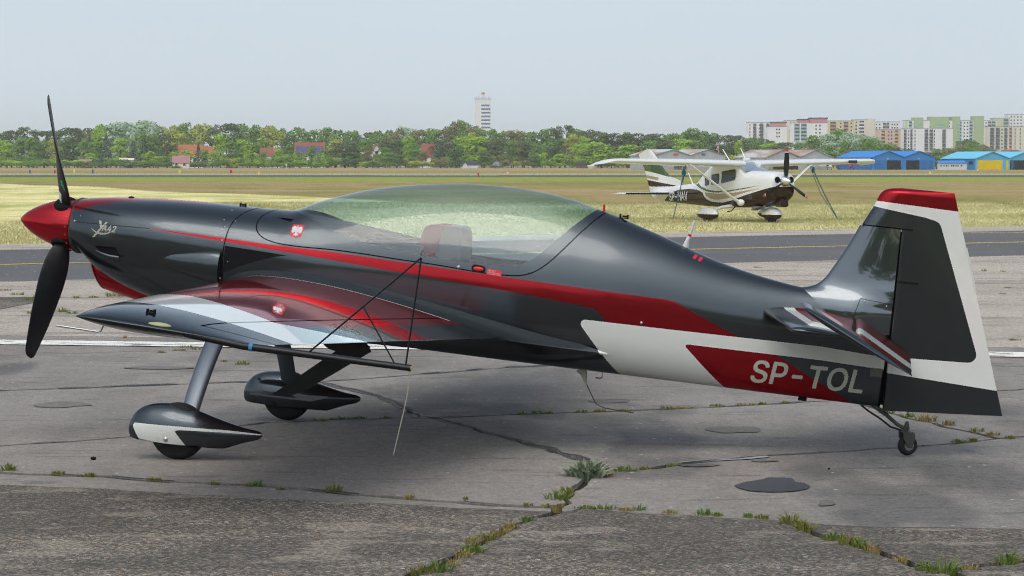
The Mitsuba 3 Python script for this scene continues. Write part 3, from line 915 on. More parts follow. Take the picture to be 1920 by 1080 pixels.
# screws, latch and notice under the canopy, red squares on the spine
for x, z, r in ((3.197, .030, .011), (.512, -.01 + .055, .008), (1.575, .165, .006), (1.600, .02 + .10, .006), (1.605, .033, .007), (1.612, -.215, .007), (4.395, -.200, .010)):
    yy = -float(side_y(x, z))
    add(plane, 'screw', ball([r, .004, r], (x, yy, z), 1), 'steel', 60, PM)
lz = LineString([(3.305, .036), (3.352, .031)]).buffer(.017)
lk = add(plane, 'canopy_latch', on_side(flat_poly(lz.buffer(.006)), 0, 0), 'dark_matte', False, PM)
la_ = flat_poly(lz)
add(lk, 'handle', ball([.036, .008, .014], (3.328, -float(side_y(3.328, .033)) - .003, .033)), 'latch_red', 60, PM, label='red canopy release handle')
matte('latch_red', (.65, .02, .015), .35, .5)
add(plane, 'warning_notice', on_side(flat_poly(sbox(0, 0, .095, .036)), 3.385, .006, (1, -.06)), 'sticker_red', False, PM, label='small red notice with white text')
for k in range(3):
    add(plane, 'notice_text', on_side(flat_text(['RESCUE', 'pull to open the canopy', 'pull and lift the frame'][k], .006 if k else .008, .05 if k == 0 else .082), 3.392, .028 - .010 * k, (1, -.06), .003), 'sticker_white', False, PM)
for x in (4.665, 4.70):
    z = float(top_z(x)) - .022
    add(plane, 'red_square', on_side(flat_poly(sbox(-.011, -.016, .011, .010)), x, z, (.9, -.35)), 'sticker_red', False, PM)

# split line between the upper and lower cowling halves, and the row of screws beside the rear joint
pts = [(x, -float(side_y(x, z)) - .0004, z) for x, z in zip(np.linspace(.53, 1.10, 24), np.linspace(.042, .060, 24))]
add(plane, 'cowling_joint', tube(pts, .0018, 5), 'dark_matte', 60, PM)
for x, z in ((.555, .085), (1.585, .225), (1.590, .10), (1.648, -.30), (1.655, .165), (1.66, -.10)):
    add(plane, 'screw', ball([.005, .003, .005], (x, -float(side_y(x, z)), z), 1), 'steel', 60, PM)
# ================================================================== ground, apron, taxiway, meadow
def P2(*pts):
    return [G(*p) for p in pts]


def wear(x, y, s, o=3):
    return fbm(x * s, y * s, 3.1, o)


def meadow_colour(p, n, uv):
    x, y = p.x, p.y / K
    e = y + 5 * (fbm(x * .03, y * .03, 0.5) - .5) * 2
    # edge of the mown strip runs slanting across the field
    edge = 79 + dr.maximum(-x - 3, 0) * 1.9 + dr.maximum(x - 10, 0) * .35 + 5 * (noise(x * .12, 2.0) - .5)
    big, mid, fine = fbm(x * .05, y * .025, 1.0), fbm(x * .35, y * .16, 2.0), fbm(x * 4.0, y * 1.3, 3.0)
    rows = noise((y - .43 * x) * .9, x * .02, 5.0)
    mown = mix((.51, .45, .23), (.39, .355, .145), smoothstep(.35, .7, mid * .6 + rows * .4))
    mown = mix(mown, mi.Color3f(.17, .20, .04), smoothstep(.50, .72, big * .55 + mid * .45) * .75)
    tall = mix((.235, .175, .085), (.165, .15, .05), smoothstep(.35, .65, big * .5 + mid * .5))
    tall = mix(tall, mi.Color3f(.30, .23, .12), smoothstep(.55, .8, noise(y * .05, x * .004, 9.0)))
    green = mix((.15, .20, .035), (.20, .21, .05), mid)
    c = mix(mown, tall, smoothstep(-2, 2, e - edge))
    c = mix(c, green, smoothstep(170, 190, e + 14 * (mid - .5)))
    c = mix(c, mi.Color3f(.19, .165, .065), smoothstep(262, 290, y))
    c = mix(c, mi.Color3f(.24, .185, .10), smoothstep(380, 460, y + 40 * (big - .5)))
    return c * (.82 + .36 * fine)


matte('meadow', proc(meadow_colour), .95, .1)


def asphalt_colour(p, n, uv):
    x, y = p.x, p.y
    a = wear(x, y, .55, 4)
    b = fbm(x * 3.3, y * 1.6, 1.0, 4)
    g = noise(x * 95, y * 95, 1.0)
    c = mix((.158, .140, .125), (.228, .203, .182), smoothstep(.3, .7, a * .65 + b * .35))
    c = mix(c, mi.Color3f(.085, .08, .078), smoothstep(.60, .78, fbm(x * 1.1 + 7, y * .6, 4.0, 4)) * .7)
    scuff = smoothstep(.66, .82, fbm(x * 2.2, y * 13.0, 8.0, 3))
    c = mix(c, mi.Color3f(.07, .068, .066), scuff * .45)
    v = voronoi(x * 3.1, y * 3.1)
    fleck = smoothstep(.055, .02, v[0]) * (v[2] > .72)
    c = mix(c, mi.Color3f(.42, .40, .36), fleck * .8)
    return c * (.80 + .40 * g) * (.9 + .2 * noise(x * 28, y * 28, 2.0))


def gravel_colour(p, n, uv):
    x, y = p.x, p.y
    v = voronoi(x * 62, y * 62)
    w = voronoi(x * 23, y * 23)
    a = fbm(x * .8, y * 1.5, 1.0, 4)
    stone = mix((.095, .085, .075), (.33, .285, .235), v[2] * v[2])
    stone = mix(stone, mi.Color3f(.26, .16, .10), (v[2] > .93) * .7)
    gap = smoothstep(.10, .02, v[1] - v[0])
    c = mix(stone, mi.Color3f(.055, .050, .047), gap * .85)
    pebble = (w[2] > .86) & (w[0] < .26)
    c = dr.select(pebble, mix((.12, .11, .105), (.42, .38, .33), cell_rand(w[2] * 977)), c)
    tar = smoothstep(.42, .60, a + .10 * (noise(x * 9, y * 9, 2.0) - .5))
    c = mix(c, c * .48 + mi.Color3f(.028, .026, .024), tar * .75)
    worn = smoothstep(.62, .74, fbm(x * 2.3 + 40, y * 4.6, 6.0, 4))
    return mix(c, mi.Color3f(.33, .28, .225), worn * .6 * (.4 + .6 * v[2])) * (.85 + .3 * noise(x * 140, y * 140, 5.0))


def gravel_height(p, n, uv):
    v = voronoi(p.x * 62, p.y * 62)
    return dr.minimum(v[1] - v[0], .35) * .012 + .006 * fbm(p.x * 6, p.y * 6, 1.0)


def concrete_colour(p, n, uv):
    x, y = p.x, p.y
    v = voronoi(x * 34, y * 34)
    c = mix((.26, .225, .19), (.36, .315, .27), fbm(x * .5, y * .9, 2.0, 4))
    c = mix(c, mi.Color3f(.15, .135, .12), smoothstep(.55, .75, fbm(x * .9, y * 2.5, 6.0, 4)) * .6)
    return c * (.72 + .5 * v[2])


def taxi_colour(p, n, uv):
    x, y = p.x, p.y
    c = mix((.082, .080, .082), (.108, .104, .104), fbm(x * .25, y * .6, 2.0, 4))
    v = voronoi(x * 1.7, y * 1.7)
    c = mix(c, mi.Color3f(.36, .34, .31), smoothstep(.06, .02, v[0]) * (v[2] > .7))
    return c * (.85 + .3 * noise(x * 40, y * 40, 1.0))


def bumpy(key, col, height, rough=.9):
    scene[key] = {'type': 'twosided', 'bsdf': {'type': 'bumpmap', 'arbitrary': proc(height, eps=.004), 'scale': 1.0,
                                               'bsdf': {'type': 'principled', 'base_color': proc(col), 'roughness': rough, 'specular': .25}}}


matte('asphalt', proc(asphalt_colour), .78, .3)
bumpy('gravel_concrete', gravel_colour, gravel_height)
matte('old_concrete', proc(concrete_colour), .9, .2)
matte('taxi_asphalt', proc(taxi_colour), .85, .25)
matte('soil', (.035, .028, .020), .95, .1)
matte('tar', (.058, .055, .054), .55, .35)
matte('oil', (.035, .036, .040), .45, .35)
scene['wet_asphalt'] = {'type': 'twosided', 'bsdf': {'type': 'roughplastic', 'diffuse_reflectance': rgb((.09, .09, .095)), 'alpha': .05}}


def paint_white(p, n, uv):
    return mix((.62, .60, .55), (.20, .19, .18), smoothstep(.52, .72, fbm(p.x * 5, p.y * 16, 1.0, 4)))


def paint_yellow(p, n, uv):
    return mix((.50, .33, .06), (.28, .20, .08), smoothstep(.45, .75, fbm(p.x * 3, p.y * 9, 1.0, 4)))


matte('white_line_paint', proc(paint_white), .8, .2)
matte('yellow_line_paint', proc(paint_yellow), .8, .2)


def far(poly):
    return shapely.affinity.scale(poly, 1, K, origin=(0, 0))


def sheet(poly, z):
    v, f = flat_poly(poly)
    v3 = np.column_stack([v, np.full(len(v), z)])
    if np.cross(v3[f[0, 1]] - v3[f[0, 0]], v3[f[0, 2]] - v3[f[0, 0]])[2] < 0:
        f = f[:, ::-1]
    return v3, f


gx = np.array([-5000, -300, -40, 40, 300, 5000.0])
gy = np.array([-3000, -200, -20, 60, 300, 6000.0])
structure('ground', sheet(sbox(-5000, -3000, 5000, 6000), -.05), 'meadow', label='dry mown grass field of the airfield stretching to the tree line', category='grass field')
SL = .43                                           # slant of the taxiway
band = lambda lo, hi, x0=-120, x1=160: Polygon([(x0, lo + SL * x0), (x1, lo + SL * x1), (x1, hi + SL * x1), (x0, hi + SL * x0)])
TX0, TX1 = 30.9, 42.2                               # near and far edge of the dark asphalt at x = 0
structure('taxiway', sheet(far(band(TX0, TX1)), -.004), 'taxi_asphalt', label='dark asphalt taxiway crossing behind the aerobatic airplane', category='taxiway')
structure('taxiway_shoulder', sheet(far(band(TX1, TX1 + 3.1)), -.012), 'old_concrete', label='pale concrete strip between taxiway and grass', category='road shoulder')
structure('yellow_line', sheet(far(band(36.02, 36.24)), 0), 'yellow_line_paint', label='long yellow centre line on the taxiway', category='road marking')
structure('yellow_line', sheet(far(Polygon([(11, 46.2), (60, 58.5), (60, 58.72), (11, 46.4)])), 0), 'yellow_line_paint', label='thin yellow edge line at the far right side of the taxiway', category='road marking')
structure('runway', sheet(far(Polygon([(-900, 226), (900, 240), (900, 276), (-900, 268)])), -.02), 'taxi_asphalt', label='distant grey runway strip in the grass', category='runway')
structure('runway_line', sheet(far(Polygon([(-20, 258), (-2, 258), (-2, 260), (-20, 260)])), -.005), 'white_line_paint', label='white dash painted on the distant runway', category='road marking')
structure('runway_verge', sheet(far(Polygon([(-900, 276), (900, 284), (900, 303), (-900, 300)])), -.03), 'pale_verge', label='pale dry strip behind the runway', category='grass verge')
matte('pale_verge', (.34, .29, .16), .95, .1)

# ---- apron slabs: cut along the cracks seen in the photograph
crack_px = {
    'gravel_edge': [(-160, 902), (0, 908), (200, 916), (380, 928), (640, 940), (800, 948), (1000, 958), (1045, 960), (1090, 953), (1280, 965), (1480, 976), (1560, 984), (1700, 988), (2100, 995)],
    'first': [(-160, 880), (0, 886), (200, 893), (320, 903), (480, 910), (620, 922), (800, 938), (1000, 950), (1045, 950)],
    'right': [(1045, 960), (1075, 918), (1100, 897), (1128, 880), (1180, 882), (1300, 867), (1450, 853), (1600, 845), (1780, 832), (1870, 822), (2100, 803)],
    'diagonal': [(1128, 880), (1090, 861), (1000, 835), (930, 815), (880, 800), (830, 788), (810, 783)],
    'diagonal_far': [(790, 783), (745, 756), (690, 738), (600, 716)],
    'middle': [(-160, 846), (0, 836), (130, 828), (250, 818), (420, 800), (500, 792), (640, 786), (790, 783), (810, 783), (960, 777), (1180, 770), (1260, 767), (1400, 760), (1500, 754), (1590, 750), (2100, 718)],
    'far': [(-160, 738), (0, 732), (200, 725), (440, 716), (600, 716), (960, 688), (1300, 676), (2100, 690)],
    'tail': [(1590, 750), (1660, 773), (1720, 788), (1800, 806), (1870, 822)],
    'gravel_diagonal': [(300, 1500), (600, 1180), (760, 1085), (850, 1045), (900, 1018), (960, 985), (1000, 970), (1045, 960)],
    'gravel_right': [(1480, 976), (1510, 993), (1570, 1012), (1650, 1036), (1720, 1062), (1800, 1080), (1840, 1150), (1900, 1400)],
    'gravel_right_b': [(1720, 1062), (1800, 1066), (1890, 1056), (2100, 1030)],
    'near_line': [(-160, 672), (0, 666), (200, 660), (330, 657), (600, 668), (1000, 668), (2100, 684)],
}
crk = {}
for nm, pts in crack_px.items():
    q = P2(*pts)
    out = [q[0]]
    for a, b in zip(q[:-1], q[1:]):
        k = max(2, int(math.dist(a, b) / .16))
        nrm = np.array([-(b[1] - a[1]), b[0] - a[0]]) / (math.dist(a, b) + 1e-9)
        for i in range(1, k + 1):
            c = np.array(a) + (np.array(b) - a) * i / k
            if i < k:
                c = c + nrm * rng.normal(0, .018)
            out.append(tuple(c))
    for end, px in ((0, pts[0][0]), (-1, pts[-1][0])):      # cracks leaving the picture run on to the edge of the apron
        if px <= -160 or px >= 2100:
            a, b = (out[1 if end == 0 else -2], out[end])
            xe = -46.0 if px < 0 else 61.0
            sl = np.clip((out[-1][1] - out[0][1]) / (out[-1][0] - out[0][0]), -.08, .08)
            e = (xe, b[1] + sl * (xe - b[0]))
            out = [e] + out if end == 0 else out + [e]
    crk[nm] = LineString(out)
line_y = lambda x: K * (17.30 - .117 * x)                 # front edge of the painted line
conc0 = lambda x: K * (18.25 - .117 * x)
rough0 = lambda x: K * (24.3 + .10 * x)
XL, XR = -45.0, 60.0
apron_poly = far(Polygon([(XL, -25), (XR, -25), (XR, TX0 - .02 + SL * XR), (XL, TX0 - .02 + SL * XL)]))
dividers = [LineString([(XL, conc0(XL)), (XR, conc0(XR))])] + [far(q) for q in (LineString([(XL - 1, TX0 - 9.5 + SL * XL * .6), (-9.4, 24.4), (-4, 24.2), (6, 24.0), (XR + 1, 30)]),
            LineString([(-9.4, 24.4), (-10.2, 28)]), LineString([(5.5, 24.0), (9, 37)]), LineString([(4.0, 27.6), (20, 28.2), (XR + 1, 31)]), LineString([(3, 20.6), (14, 20.2), (XR + 1, 16)]),
            LineString([(-7, 19.0), (-6.2, 24.3)]), LineString([(XL, 21.6), (-7, 21.4), (4, 21.2)]), LineString([(-20, 5), (-22, 17)]), LineString([(2, 4), (1.5, -25)]), LineString([(-3, 6.0), (-3.5, -25)]))]
lines = unary_union([*crk.values(), *dividers, apron_poly.exterior])
wide = []
for nm, ln in crk.items():
    w = {'near_line': .02, 'far': .045, 'middle': .035, 'diagonal': .05, 'right': .045, 'gravel_edge': .03, 'first': .04, 'gravel_diagonal': .05, 'gravel_right': .05, 'gravel_right_b': .05}.get(nm, .035)
    cs = list(ln.coords)
    for a, b in zip(cs[:-1], cs[1:]):
        wide.append(LineString([a, b]).buffer(w * .95 * (.30 + .6 * rng.random()), quad_segs=2))
cracks = unary_union([*wide, *[d.buffer(.018, quad_segs=2) for d in dividers]])
structure('apron', sheet(apron_poly, -.032), 'soil', label='old cracked apron of asphalt and concrete slabs under the aerobatic airplane', category='apron')
front = Polygon([*crk['gravel_edge'].coords, (61, -40), (-46, -40)]).buffer(0)
nslab = 0
for poly in shapely.polygonize([lines]).geoms:
    poly = poly.intersection(apron_poly).difference(cracks)
    for g in getattr(poly, 'geoms', [poly]):
        if g.geom_type != 'Polygon' or g.area < .04:
            continue
        c = g.representative_point()
        if front.contains(c):
            mat = 'gravel_concrete'
        elif c.y > conc0(c.x):
            mat = 'gravel_concrete' if (c.y < rough0(c.x) and c.x < 5.0) else 'old_concrete'
        else:
            mat = 'asphalt'
        g = g.simplify(.006)
        m = extrude(g, .03, -.03 + .0006 * (nslab % 5) - .003)
        add('apron', 'slab', m, mat, False)
        nslab += 1
ed = crk['first'].coords
# painted line, tar seams, oil and damp patches: thin sheets on the slabs
k = structure('white_line', sheet(Polygon([(XL, line_y(XL)), (XR, line_y(XR)), (XR, line_y(XR) + .56), (XL, line_y(XL) + .56)]).difference(cracks.buffer(.002)), .006), 'white_line_paint', label='wide white painted line across the apron behind the landing gear', category='road marking')


def blob(px, py, rx, ry, seed, lobes=5):
    r = np.random.default_rng(seed)
    a = np.linspace(0, 2 * np.pi, 48, endpoint=False)
    q = 1 + sum(r.normal(0, .16 / (j + 1)) * np.cos((j + 1) * a + r.random() * 6.3) for j in range(lobes))
    pts = [G(px + rx * q[i] * math.cos(a[i]), py + ry * q[i] * math.sin(a[i])) for i in range(48)]
    return Polygon(pts).buffer(0)


oil_main = Polygon(P2((1376, 911), (1395, 905), (1420, 901), (1433, 899), (1434, 897), (1445, 896), (1470, 896), (1485, 897.5), (1489, 900), (1490, 904), (1508, 907), (1519, 912), (1515, 917), (1495, 921), (1470, 923), (1440, 923.5), (1405, 921), (1385, 916)))
add('apron', 'oil_stain', sheet(oil_main, .0035), 'oil', False, label='dark round oil stain in front of the tail wheel')
for (x, y, rx, ry, s, m) in ((1375, 808, 52, 6, 3, 'stain'), (130, 759, 55, 5, 8, 'stain'), (560, 742, 40, 3, 9, 'stain'), (300, 690, 60, 3, 11, 'stain'), (1548, 944, 14, 6, 4, 'stain'), (1310, 873, 38, 2.4, 12, 'stain'), (1430, 864, 24, 2, 13, 'stain'), (1150, 752, 40, 4, 15, 'stain')):
    add('apron', 'stain', sheet(blob(x, y, rx, ry, s), .0035), m, False)
matte('stain', proc(lambda p, n, uv: asphalt_colour(p, n, uv) * .72), .75, .3)
for ln, w, part in (('diagonal', .055, (0, 1)), ('first', .035, (0, 1)), ('middle', .03, (.30, .52)), ('far', .055, (0, .45)), ('diagonal_far', .05, (0, 1))):
    L = crk[ln]
    seg = shapely.ops.substring(L, part[0], part[1], normalized=True)
    cs = list(seg.coords)
    bl = unary_union([LineString([a, b]).buffer(w * (.5 + .7 * rng.random()), quad_segs=2) for a, b in zip(cs[:-1], cs[1:])]).difference(cracks)
    add('apron', 'tar_seam', sheet(bl.simplify(.004), .0022), 'tar', False)
for pts, w in (([(1285, 868), (1340, 863), (1400, 860), (1430, 857)], .040),):
    cs = P2(*pts)
    add('apron', 'damp_strip', sheet(LineString(cs).buffer(w, quad_segs=4).difference(cracks), .0042), 'wet_asphalt', False)

# ---- grass tufts in the cracks
matte('grass_green', proc(lambda p, n, uv: mix((.10, .16, .03), (.19, .23, .06), cell_rand(p.x * 40, p.y * 40, p.z * 9))), .8, .2)
matte('grass_yellow', proc(lambda p, n, uv: mix((.22, .19, .05), (.15, .17, .04), cell_rand(p.x * 40, p.y * 40, p.z * 9))), .8, .2)
matte('grass_dry', proc(lambda p, n, uv: mix((.36, .27, .11), (.25, .20, .07), cell_rand(p.x * 40, p.y * 40, p.z * 9))), .85, .2)
matte('weed_silver', proc(lambda p, n, uv: mix((.20, .25, .15), (.33, .36, .26), cell_rand(p.x * 40, p.y * 40, p.z * 9))), .8, .2)


def tuft_mesh(r, wx, wy, h, n, leafy=False):
    V, F = [], []
    for i in range(n):
        a = r.random() * 6.283
        rad = math.sqrt(r.random())
        b = np.array([wx * rad * math.cos(a), wy * rad * math.sin(a), -.03])
        lean = np.array([math.cos(a), math.sin(a), 0]) * h * (.15 + .75 * rad * r.random()) + r.normal(0, .2, 3) * h * [1, 1, 0]
        hh = h * (.35 + .65 * r.random()) * (1 - .45 * rad)
        tip = b + lean + [0, 0, hh + .03]
        mid = b + lean * .35 + [0, 0, .62 * hh + .03]
        side = np.array([-math.sin(a + r.normal(0, 1)), math.cos(a + r.normal(0, 1)), 0]) * (.008 if leafy else .0035) * (1 + h * 2)
        k = len(V)
        V += [b - side, b + side, mid - side * (1.5 if leafy else .9), mid + side * (1.5 if leafy else .9), tip]
        F += [[k, k + 1, k + 3], [k, k + 3, k + 2], [k + 2, k + 3, k + 4]]
    return np.array(V), np.array(F)


tufts = {
    'along the left front crack': [(15, 882, 14, 3, .12, 'g'), (112, 889, 16, 2, .05, 'y'), (168, 892, 14, 2, .05, 'y'), (285, 900, 10, 2, .04, 'y'), (298, 901, 5, 2, .04, 'y'), (400, 908, 10, 2, .04, 'y'), (478, 911, 12, 4, .10, 'g'), (525, 917, 7, 2, .04, 'y'), (628, 921, 16, 4, .10, 'y'), (768, 933, 9, 3, .06, 'd'), (873, 937, 3, 2, .05, 'y'), (990, 947, 8, 2, .04, 'y')],
    'where the cracks meet below the cockpit': [(1045, 936, 18, 8, .12, 'g'), (1062, 925, 10, 5, .10, 'y'), (1046, 951, 10, 4, .06, 'd'), (1022, 950, 7, 2, .05, 'd')],
    'beside the silvery weed': [(1172, 883, 22, 4, .09, 'g'), (1143, 892, 10, 3, .06, 'd'), (1208, 879, 9, 2, .05, 'y'), (1262, 872, 14, 2, .04, 'g'), (1125, 886, 10, 4, .12, 'g')],
    'along the edge of the front gravel slab': [(1095, 953, 14, 2, .05, 'g'), (1132, 954, 26, 3, .06, 'g'), (1172, 957, 14, 3, .05, 'd'), (1198, 956, 10, 3, .07, 'g'), (1255, 962, 14, 3, .05, 'd'), (1322, 965, 18, 3, .08, 'g'), (1345, 967, 10, 2, .05, 'g'), (1405, 970, 12, 3, .06, 'g'), (1430, 972, 12, 3, .06, 'y')],
    'in the crack through the left gravel slabs': [(988, 976, 14, 4, .06, 'g'), (955, 990, 16, 4, .07, 'd'), (935, 1000, 14, 5, .08, 'd'), (885, 1018, 14, 5, .08, 'd'), (912, 1012, 16, 5, .09, 'y'), (868, 1043, 14, 6, .08, 'd'), (885, 1036, 18, 6, .11, 'g'), (790, 1074, 22, 7, .10, 'y'), (825, 1072, 20, 8, .14, 'g'), (850, 1060, 8, 4, .07, 'd')],
    'in the crack through the right gravel slabs': [(1482, 982, 12, 5, .16, 'y'), (1510, 994, 16, 6, .13, 'y'), (1562, 1012, 20, 6, .10, 'g'), (1592, 1020, 18, 6, .11, 'y'), (1612, 1025, 12, 5, .10, 'g'), (1636, 1034, 16, 5, .11, 'd'), (1690, 1052, 8, 4, .06, 'd'), (1735, 1068, 14, 6, .10, 'g'), (1770, 1074, 26, 7, .16, 'g'), (1820, 1067, 12, 4, .06, 'd'), (1890, 1054, 20, 6, .13, 'g')],
    'in the crack behind the wheels': [(600, 789, 16, 2, .05, 'g'), (640, 786, 22, 2, .06, 'g'), (675, 785, 16, 2, .05, 'g'), (722, 784, 12, 2, .04, 'y'), (980, 777, 10, 2, .05, 'g'), (1007, 775, 9, 3, .07, 'g'), (1030, 775, 8, 2, .05, 'y')],
    'in the crack below the white band': [(1092, 773, 12, 2, .06, 'g'), (1125, 772, 14, 2, .06, 'y'), (1170, 771, 16, 2, .05, 'g'), (1250, 767, 10, 3, .08, 'y'), (1280, 766, 24, 2, .06, 'd'), (1345, 762, 14, 2, .06, 'y'), (1400, 760, 20, 2, .06, 'd'), (1430, 758, 8, 2, .05, 'y'), (1472, 756, 8, 2, .05, 'y')],
    'in the crack behind the tail wheel': [(1612, 757, 8, 2, .07, 'g'), (1662, 774, 14, 3, .11, 'g'), (1700, 782, 12, 3, .10, 'g'), (1738, 790, 16, 4, .15, 'd'), (1772, 797, 16, 4, .11, 'd'), (1832, 809, 14, 3, .07, 'y'), (1862, 816, 14, 3, .08, 'd'), (1798, 829, 14, 2, .06, 'g'), (1822, 826, 9, 2, .06, 'y'), (1895, 822, 12, 3, .06, 'y')],
    'near the white line by the landing gear': [(300, 661, 10, 1.5, .05, 'y'), (335, 657, 12, 1.5, .05, 'y'), (368, 655, 16, 2, .07, 'y'), (420, 678, 6, 2, .05, 'y'), (455, 683, 12, 2, .10, 'y'), (350, 651, 12, 1.5, .06, 'g')],
    'in the old concrete joints behind the propeller': [(10, 545, 12, 2, .10, 'y'), (35, 553, 14, 2, .12, 'g'), (60, 562, 18, 3, .16, 'g'), (82, 565, 14, 3, .14, 'g'), (62, 588, 10, 2, .10, 'g'), (118, 585, 12, 4, .16, 'y'), (136, 588, 10, 2, .10, 'g'), (142, 559, 8, 2, .10, 'y'), (212, 556, 9, 3, .20, 'y'), (175, 558, 10, 1.5, .08, 'y'), (235, 556, 14, 2, .14, 'y'), (258, 556, 9, 2, .12, 'y')],
    'in the old concrete joints behind the tail': [(1420, 502, 8, 1, .06, 'y'), (1845, 508, 4, 1, .10, 'g'), (1880, 509, 5, 1, .06, 'y'), (1890, 540, 10, 1, .05, 'y'), (1905, 638, 12, 1.5, .06, 'y'), (1880, 551, 6, 1, .05, 'y')],
}
COLN = {'g': ('grass_green', 'green'), 'y': ('grass_yellow', 'yellow green'), 'd': ('grass_dry', 'dry straw coloured')}
for where, items in tufts.items():
    for (px, py, rx, ry, h, c) in items:
        x, y = G(px, py)
        sc_ = y / FOCAL
        m = tuft_mesh(rng, rx * sc_, min(max(ry * sc_ * 2.0, .025), .10), h * .64, int(20 + 24 * min(rx / 20, 1.3) + 70 * h))
        k = thing('grass_tuft', f'{COLN[c][1]} grass tuft {where}', 'grass tuft', f'{COLN[c][1]} tufts {where}')
        seen_at[k] = px
        solo(k, m, COLN[c][0], False, shift(x, y, 0))
x, y = G(1102, 893)
k = thing('weed', 'bushy silvery green weed growing where the apron cracks meet', 'weed')
wm = tuft_mesh(rng, .085, .06, .125, 240, True)
solo(k, wm, 'weed_silver', False, shift(x, y, 0))
for px, py, h, s in ((400, 880, .16, 1), (1510, 940, .2, -1), (1600, 1000, .15, 1)):
    pass
for px, py, r, lab, c in ((175, 862, .018, 'small black stone lying left of the near wheel', (.015, .015, .016)), (234, 633, .022, 'small orange stone on the gravel behind the wing tip', (.40, .20, .09)), (1554, 880, .008, 'tiny dark pebble right of the oil stain', (.02, .02, .02))):
    x, y = G(px, py)
    b = ball([r, r * .8, r * .65], (0, 0, 0), 2)
    b.vertices += .25 * r * (meshkit.noise(b.vertices / r * 1.7 + 5)[:, None] - .5) * b.vertices / r
    k = thing('stone', lab, 'stone')
    matte(f'{k}_colour', c, .8, .2)
    solo(k, b, f'{k}_colour', 50, shift(x, y, r * .5))

# ---- standing stubble of the mown strip: far too many blades to count
def blades(n, x0, x1, y0, y1, h0, h1, w, keep, seed):
    r = np.random.default_rng(seed)
    x = r.uniform(x0, x1, n)
    y = y0 + (y1 - y0) * r.random(n) ** 1.35
    ok = keep(x, y) & (np.abs(x) < y * .31 / K + 2)
    x, y = x[ok], y[ok]
    n = len(x)
    a = r.random(n) * 6.283
    h = r.uniform(h0, h1, n) * (.5 + meshkit.noise(np.stack([x * .4, y * .4, 0 * x], 1)))
    b = np.stack([x, y, np.full(n, -.05)], 1)
    s = np.stack([np.cos(a), np.sin(a), 0 * a], 1) * w
    tip = b + np.stack([r.normal(0, .6, n) * h, r.normal(0, .6, n) * h, h], 1)
    return np.stack([b - s, b + s, tip], 1).reshape(-1, 3), np.arange(3 * n).reshape(-1, 3)


far_edge = lambda x: K * (TX1 + 3.1 + SL * x)
structure('grass', blades(170000, -16, 26, 38 * K, 84 * K, .05, .13, .009, lambda x, y: y > far_edge(x) + .1, 4), 'straw_blades', label='short dry mown grass beside the taxiway', category='grass', kind='stuff')
matte('straw_blades', proc(lambda p, n, uv: mix(mix((.52, .47, .26), (.41, .38, .17), cell_rand(p.x * 3, p.y * 3)), mi.Color3f(.17, .20, .045), smoothstep(.50, .72, fbm(p.x * .05, p.y / K * .025, 1.0) * .55 + fbm(p.x * .35, p.y / K * .16, 2.0) * .45) * .8)), .9, .1)
# ================================================================== trees and shrubs round the airfield
TREE_COL = {
    'pine': ((.045, .068, .026), (.100, .125, .046)), 'spruce': ((.036, .060, .036), (.075, .105, .060)), 'green': ((.085, .165, .028), (.150, .240, .046)),
    'bright': ((.170, .295, .022), (.260, .390, .040)), 'silver': ((.210, .300, .180), (.350, .440, .310)), 'brown': ((.120, .125, .042), (.195, .175, .072)),
    'dark': ((.055, .110, .028), (.100, .160, .042)), 'yellow': ((.230, .275, .030), (.300, .320, .055)),
}
for nm, (a, b) in TREE_COL.items():
    a, b = [v * 1.25 for v in a], [v * 1.25 for v in b]
    matte(f'leaf_{nm}', proc(lambda p, n, uv, a=a, b=b: mix(a, b, .65 * cell_rand(p.x * 1.1, p.y * 1.1, p.z * 1.1) + .35 * noise(p.x * .35, p.y * .35, p.z * .35))), .85, .15)
matte('bark', (.085, .070, .055), .9, .1)
matte('pine_bark', (.19, .10, .055), .9, .1)
matte('birch_bark', (.42, .40, .36), .8, .2)


def leaves(pts, out, size, r, flat=.6):
    """leaf clumps: small quads, their shading normals leaning outwards"""
    n = len(pts)
    d = out + r.normal(0, .55, (n, 3))
    d /= np.linalg.norm(d, axis=1, keepdims=True) + 1e-9
    a = np.cross(d, r.normal(0, 1, (n, 3)))
    a /= np.linalg.norm(a, axis=1, keepdims=True) + 1e-9
    b = np.cross(d, a)
    s = size * r.uniform(.6, 1.3, (n, 1))
    V = np.stack([pts - a * s - b * s * flat, pts + a * s - b * s * flat * .7, pts + a * s * .8 + b * s * flat, pts - a * s * .9 + b * s * flat], 1).reshape(-1, 3)
    k = np.arange(n)[:, None] * 4
    F = np.vstack([k + [0, 1, 2], k + [0, 2, 3]])
    N = np.repeat((out * .85 + d * .35), 4, axis=0)
    return V, F, N / (np.linalg.norm(N, axis=1, keepdims=True) + 1e-9)


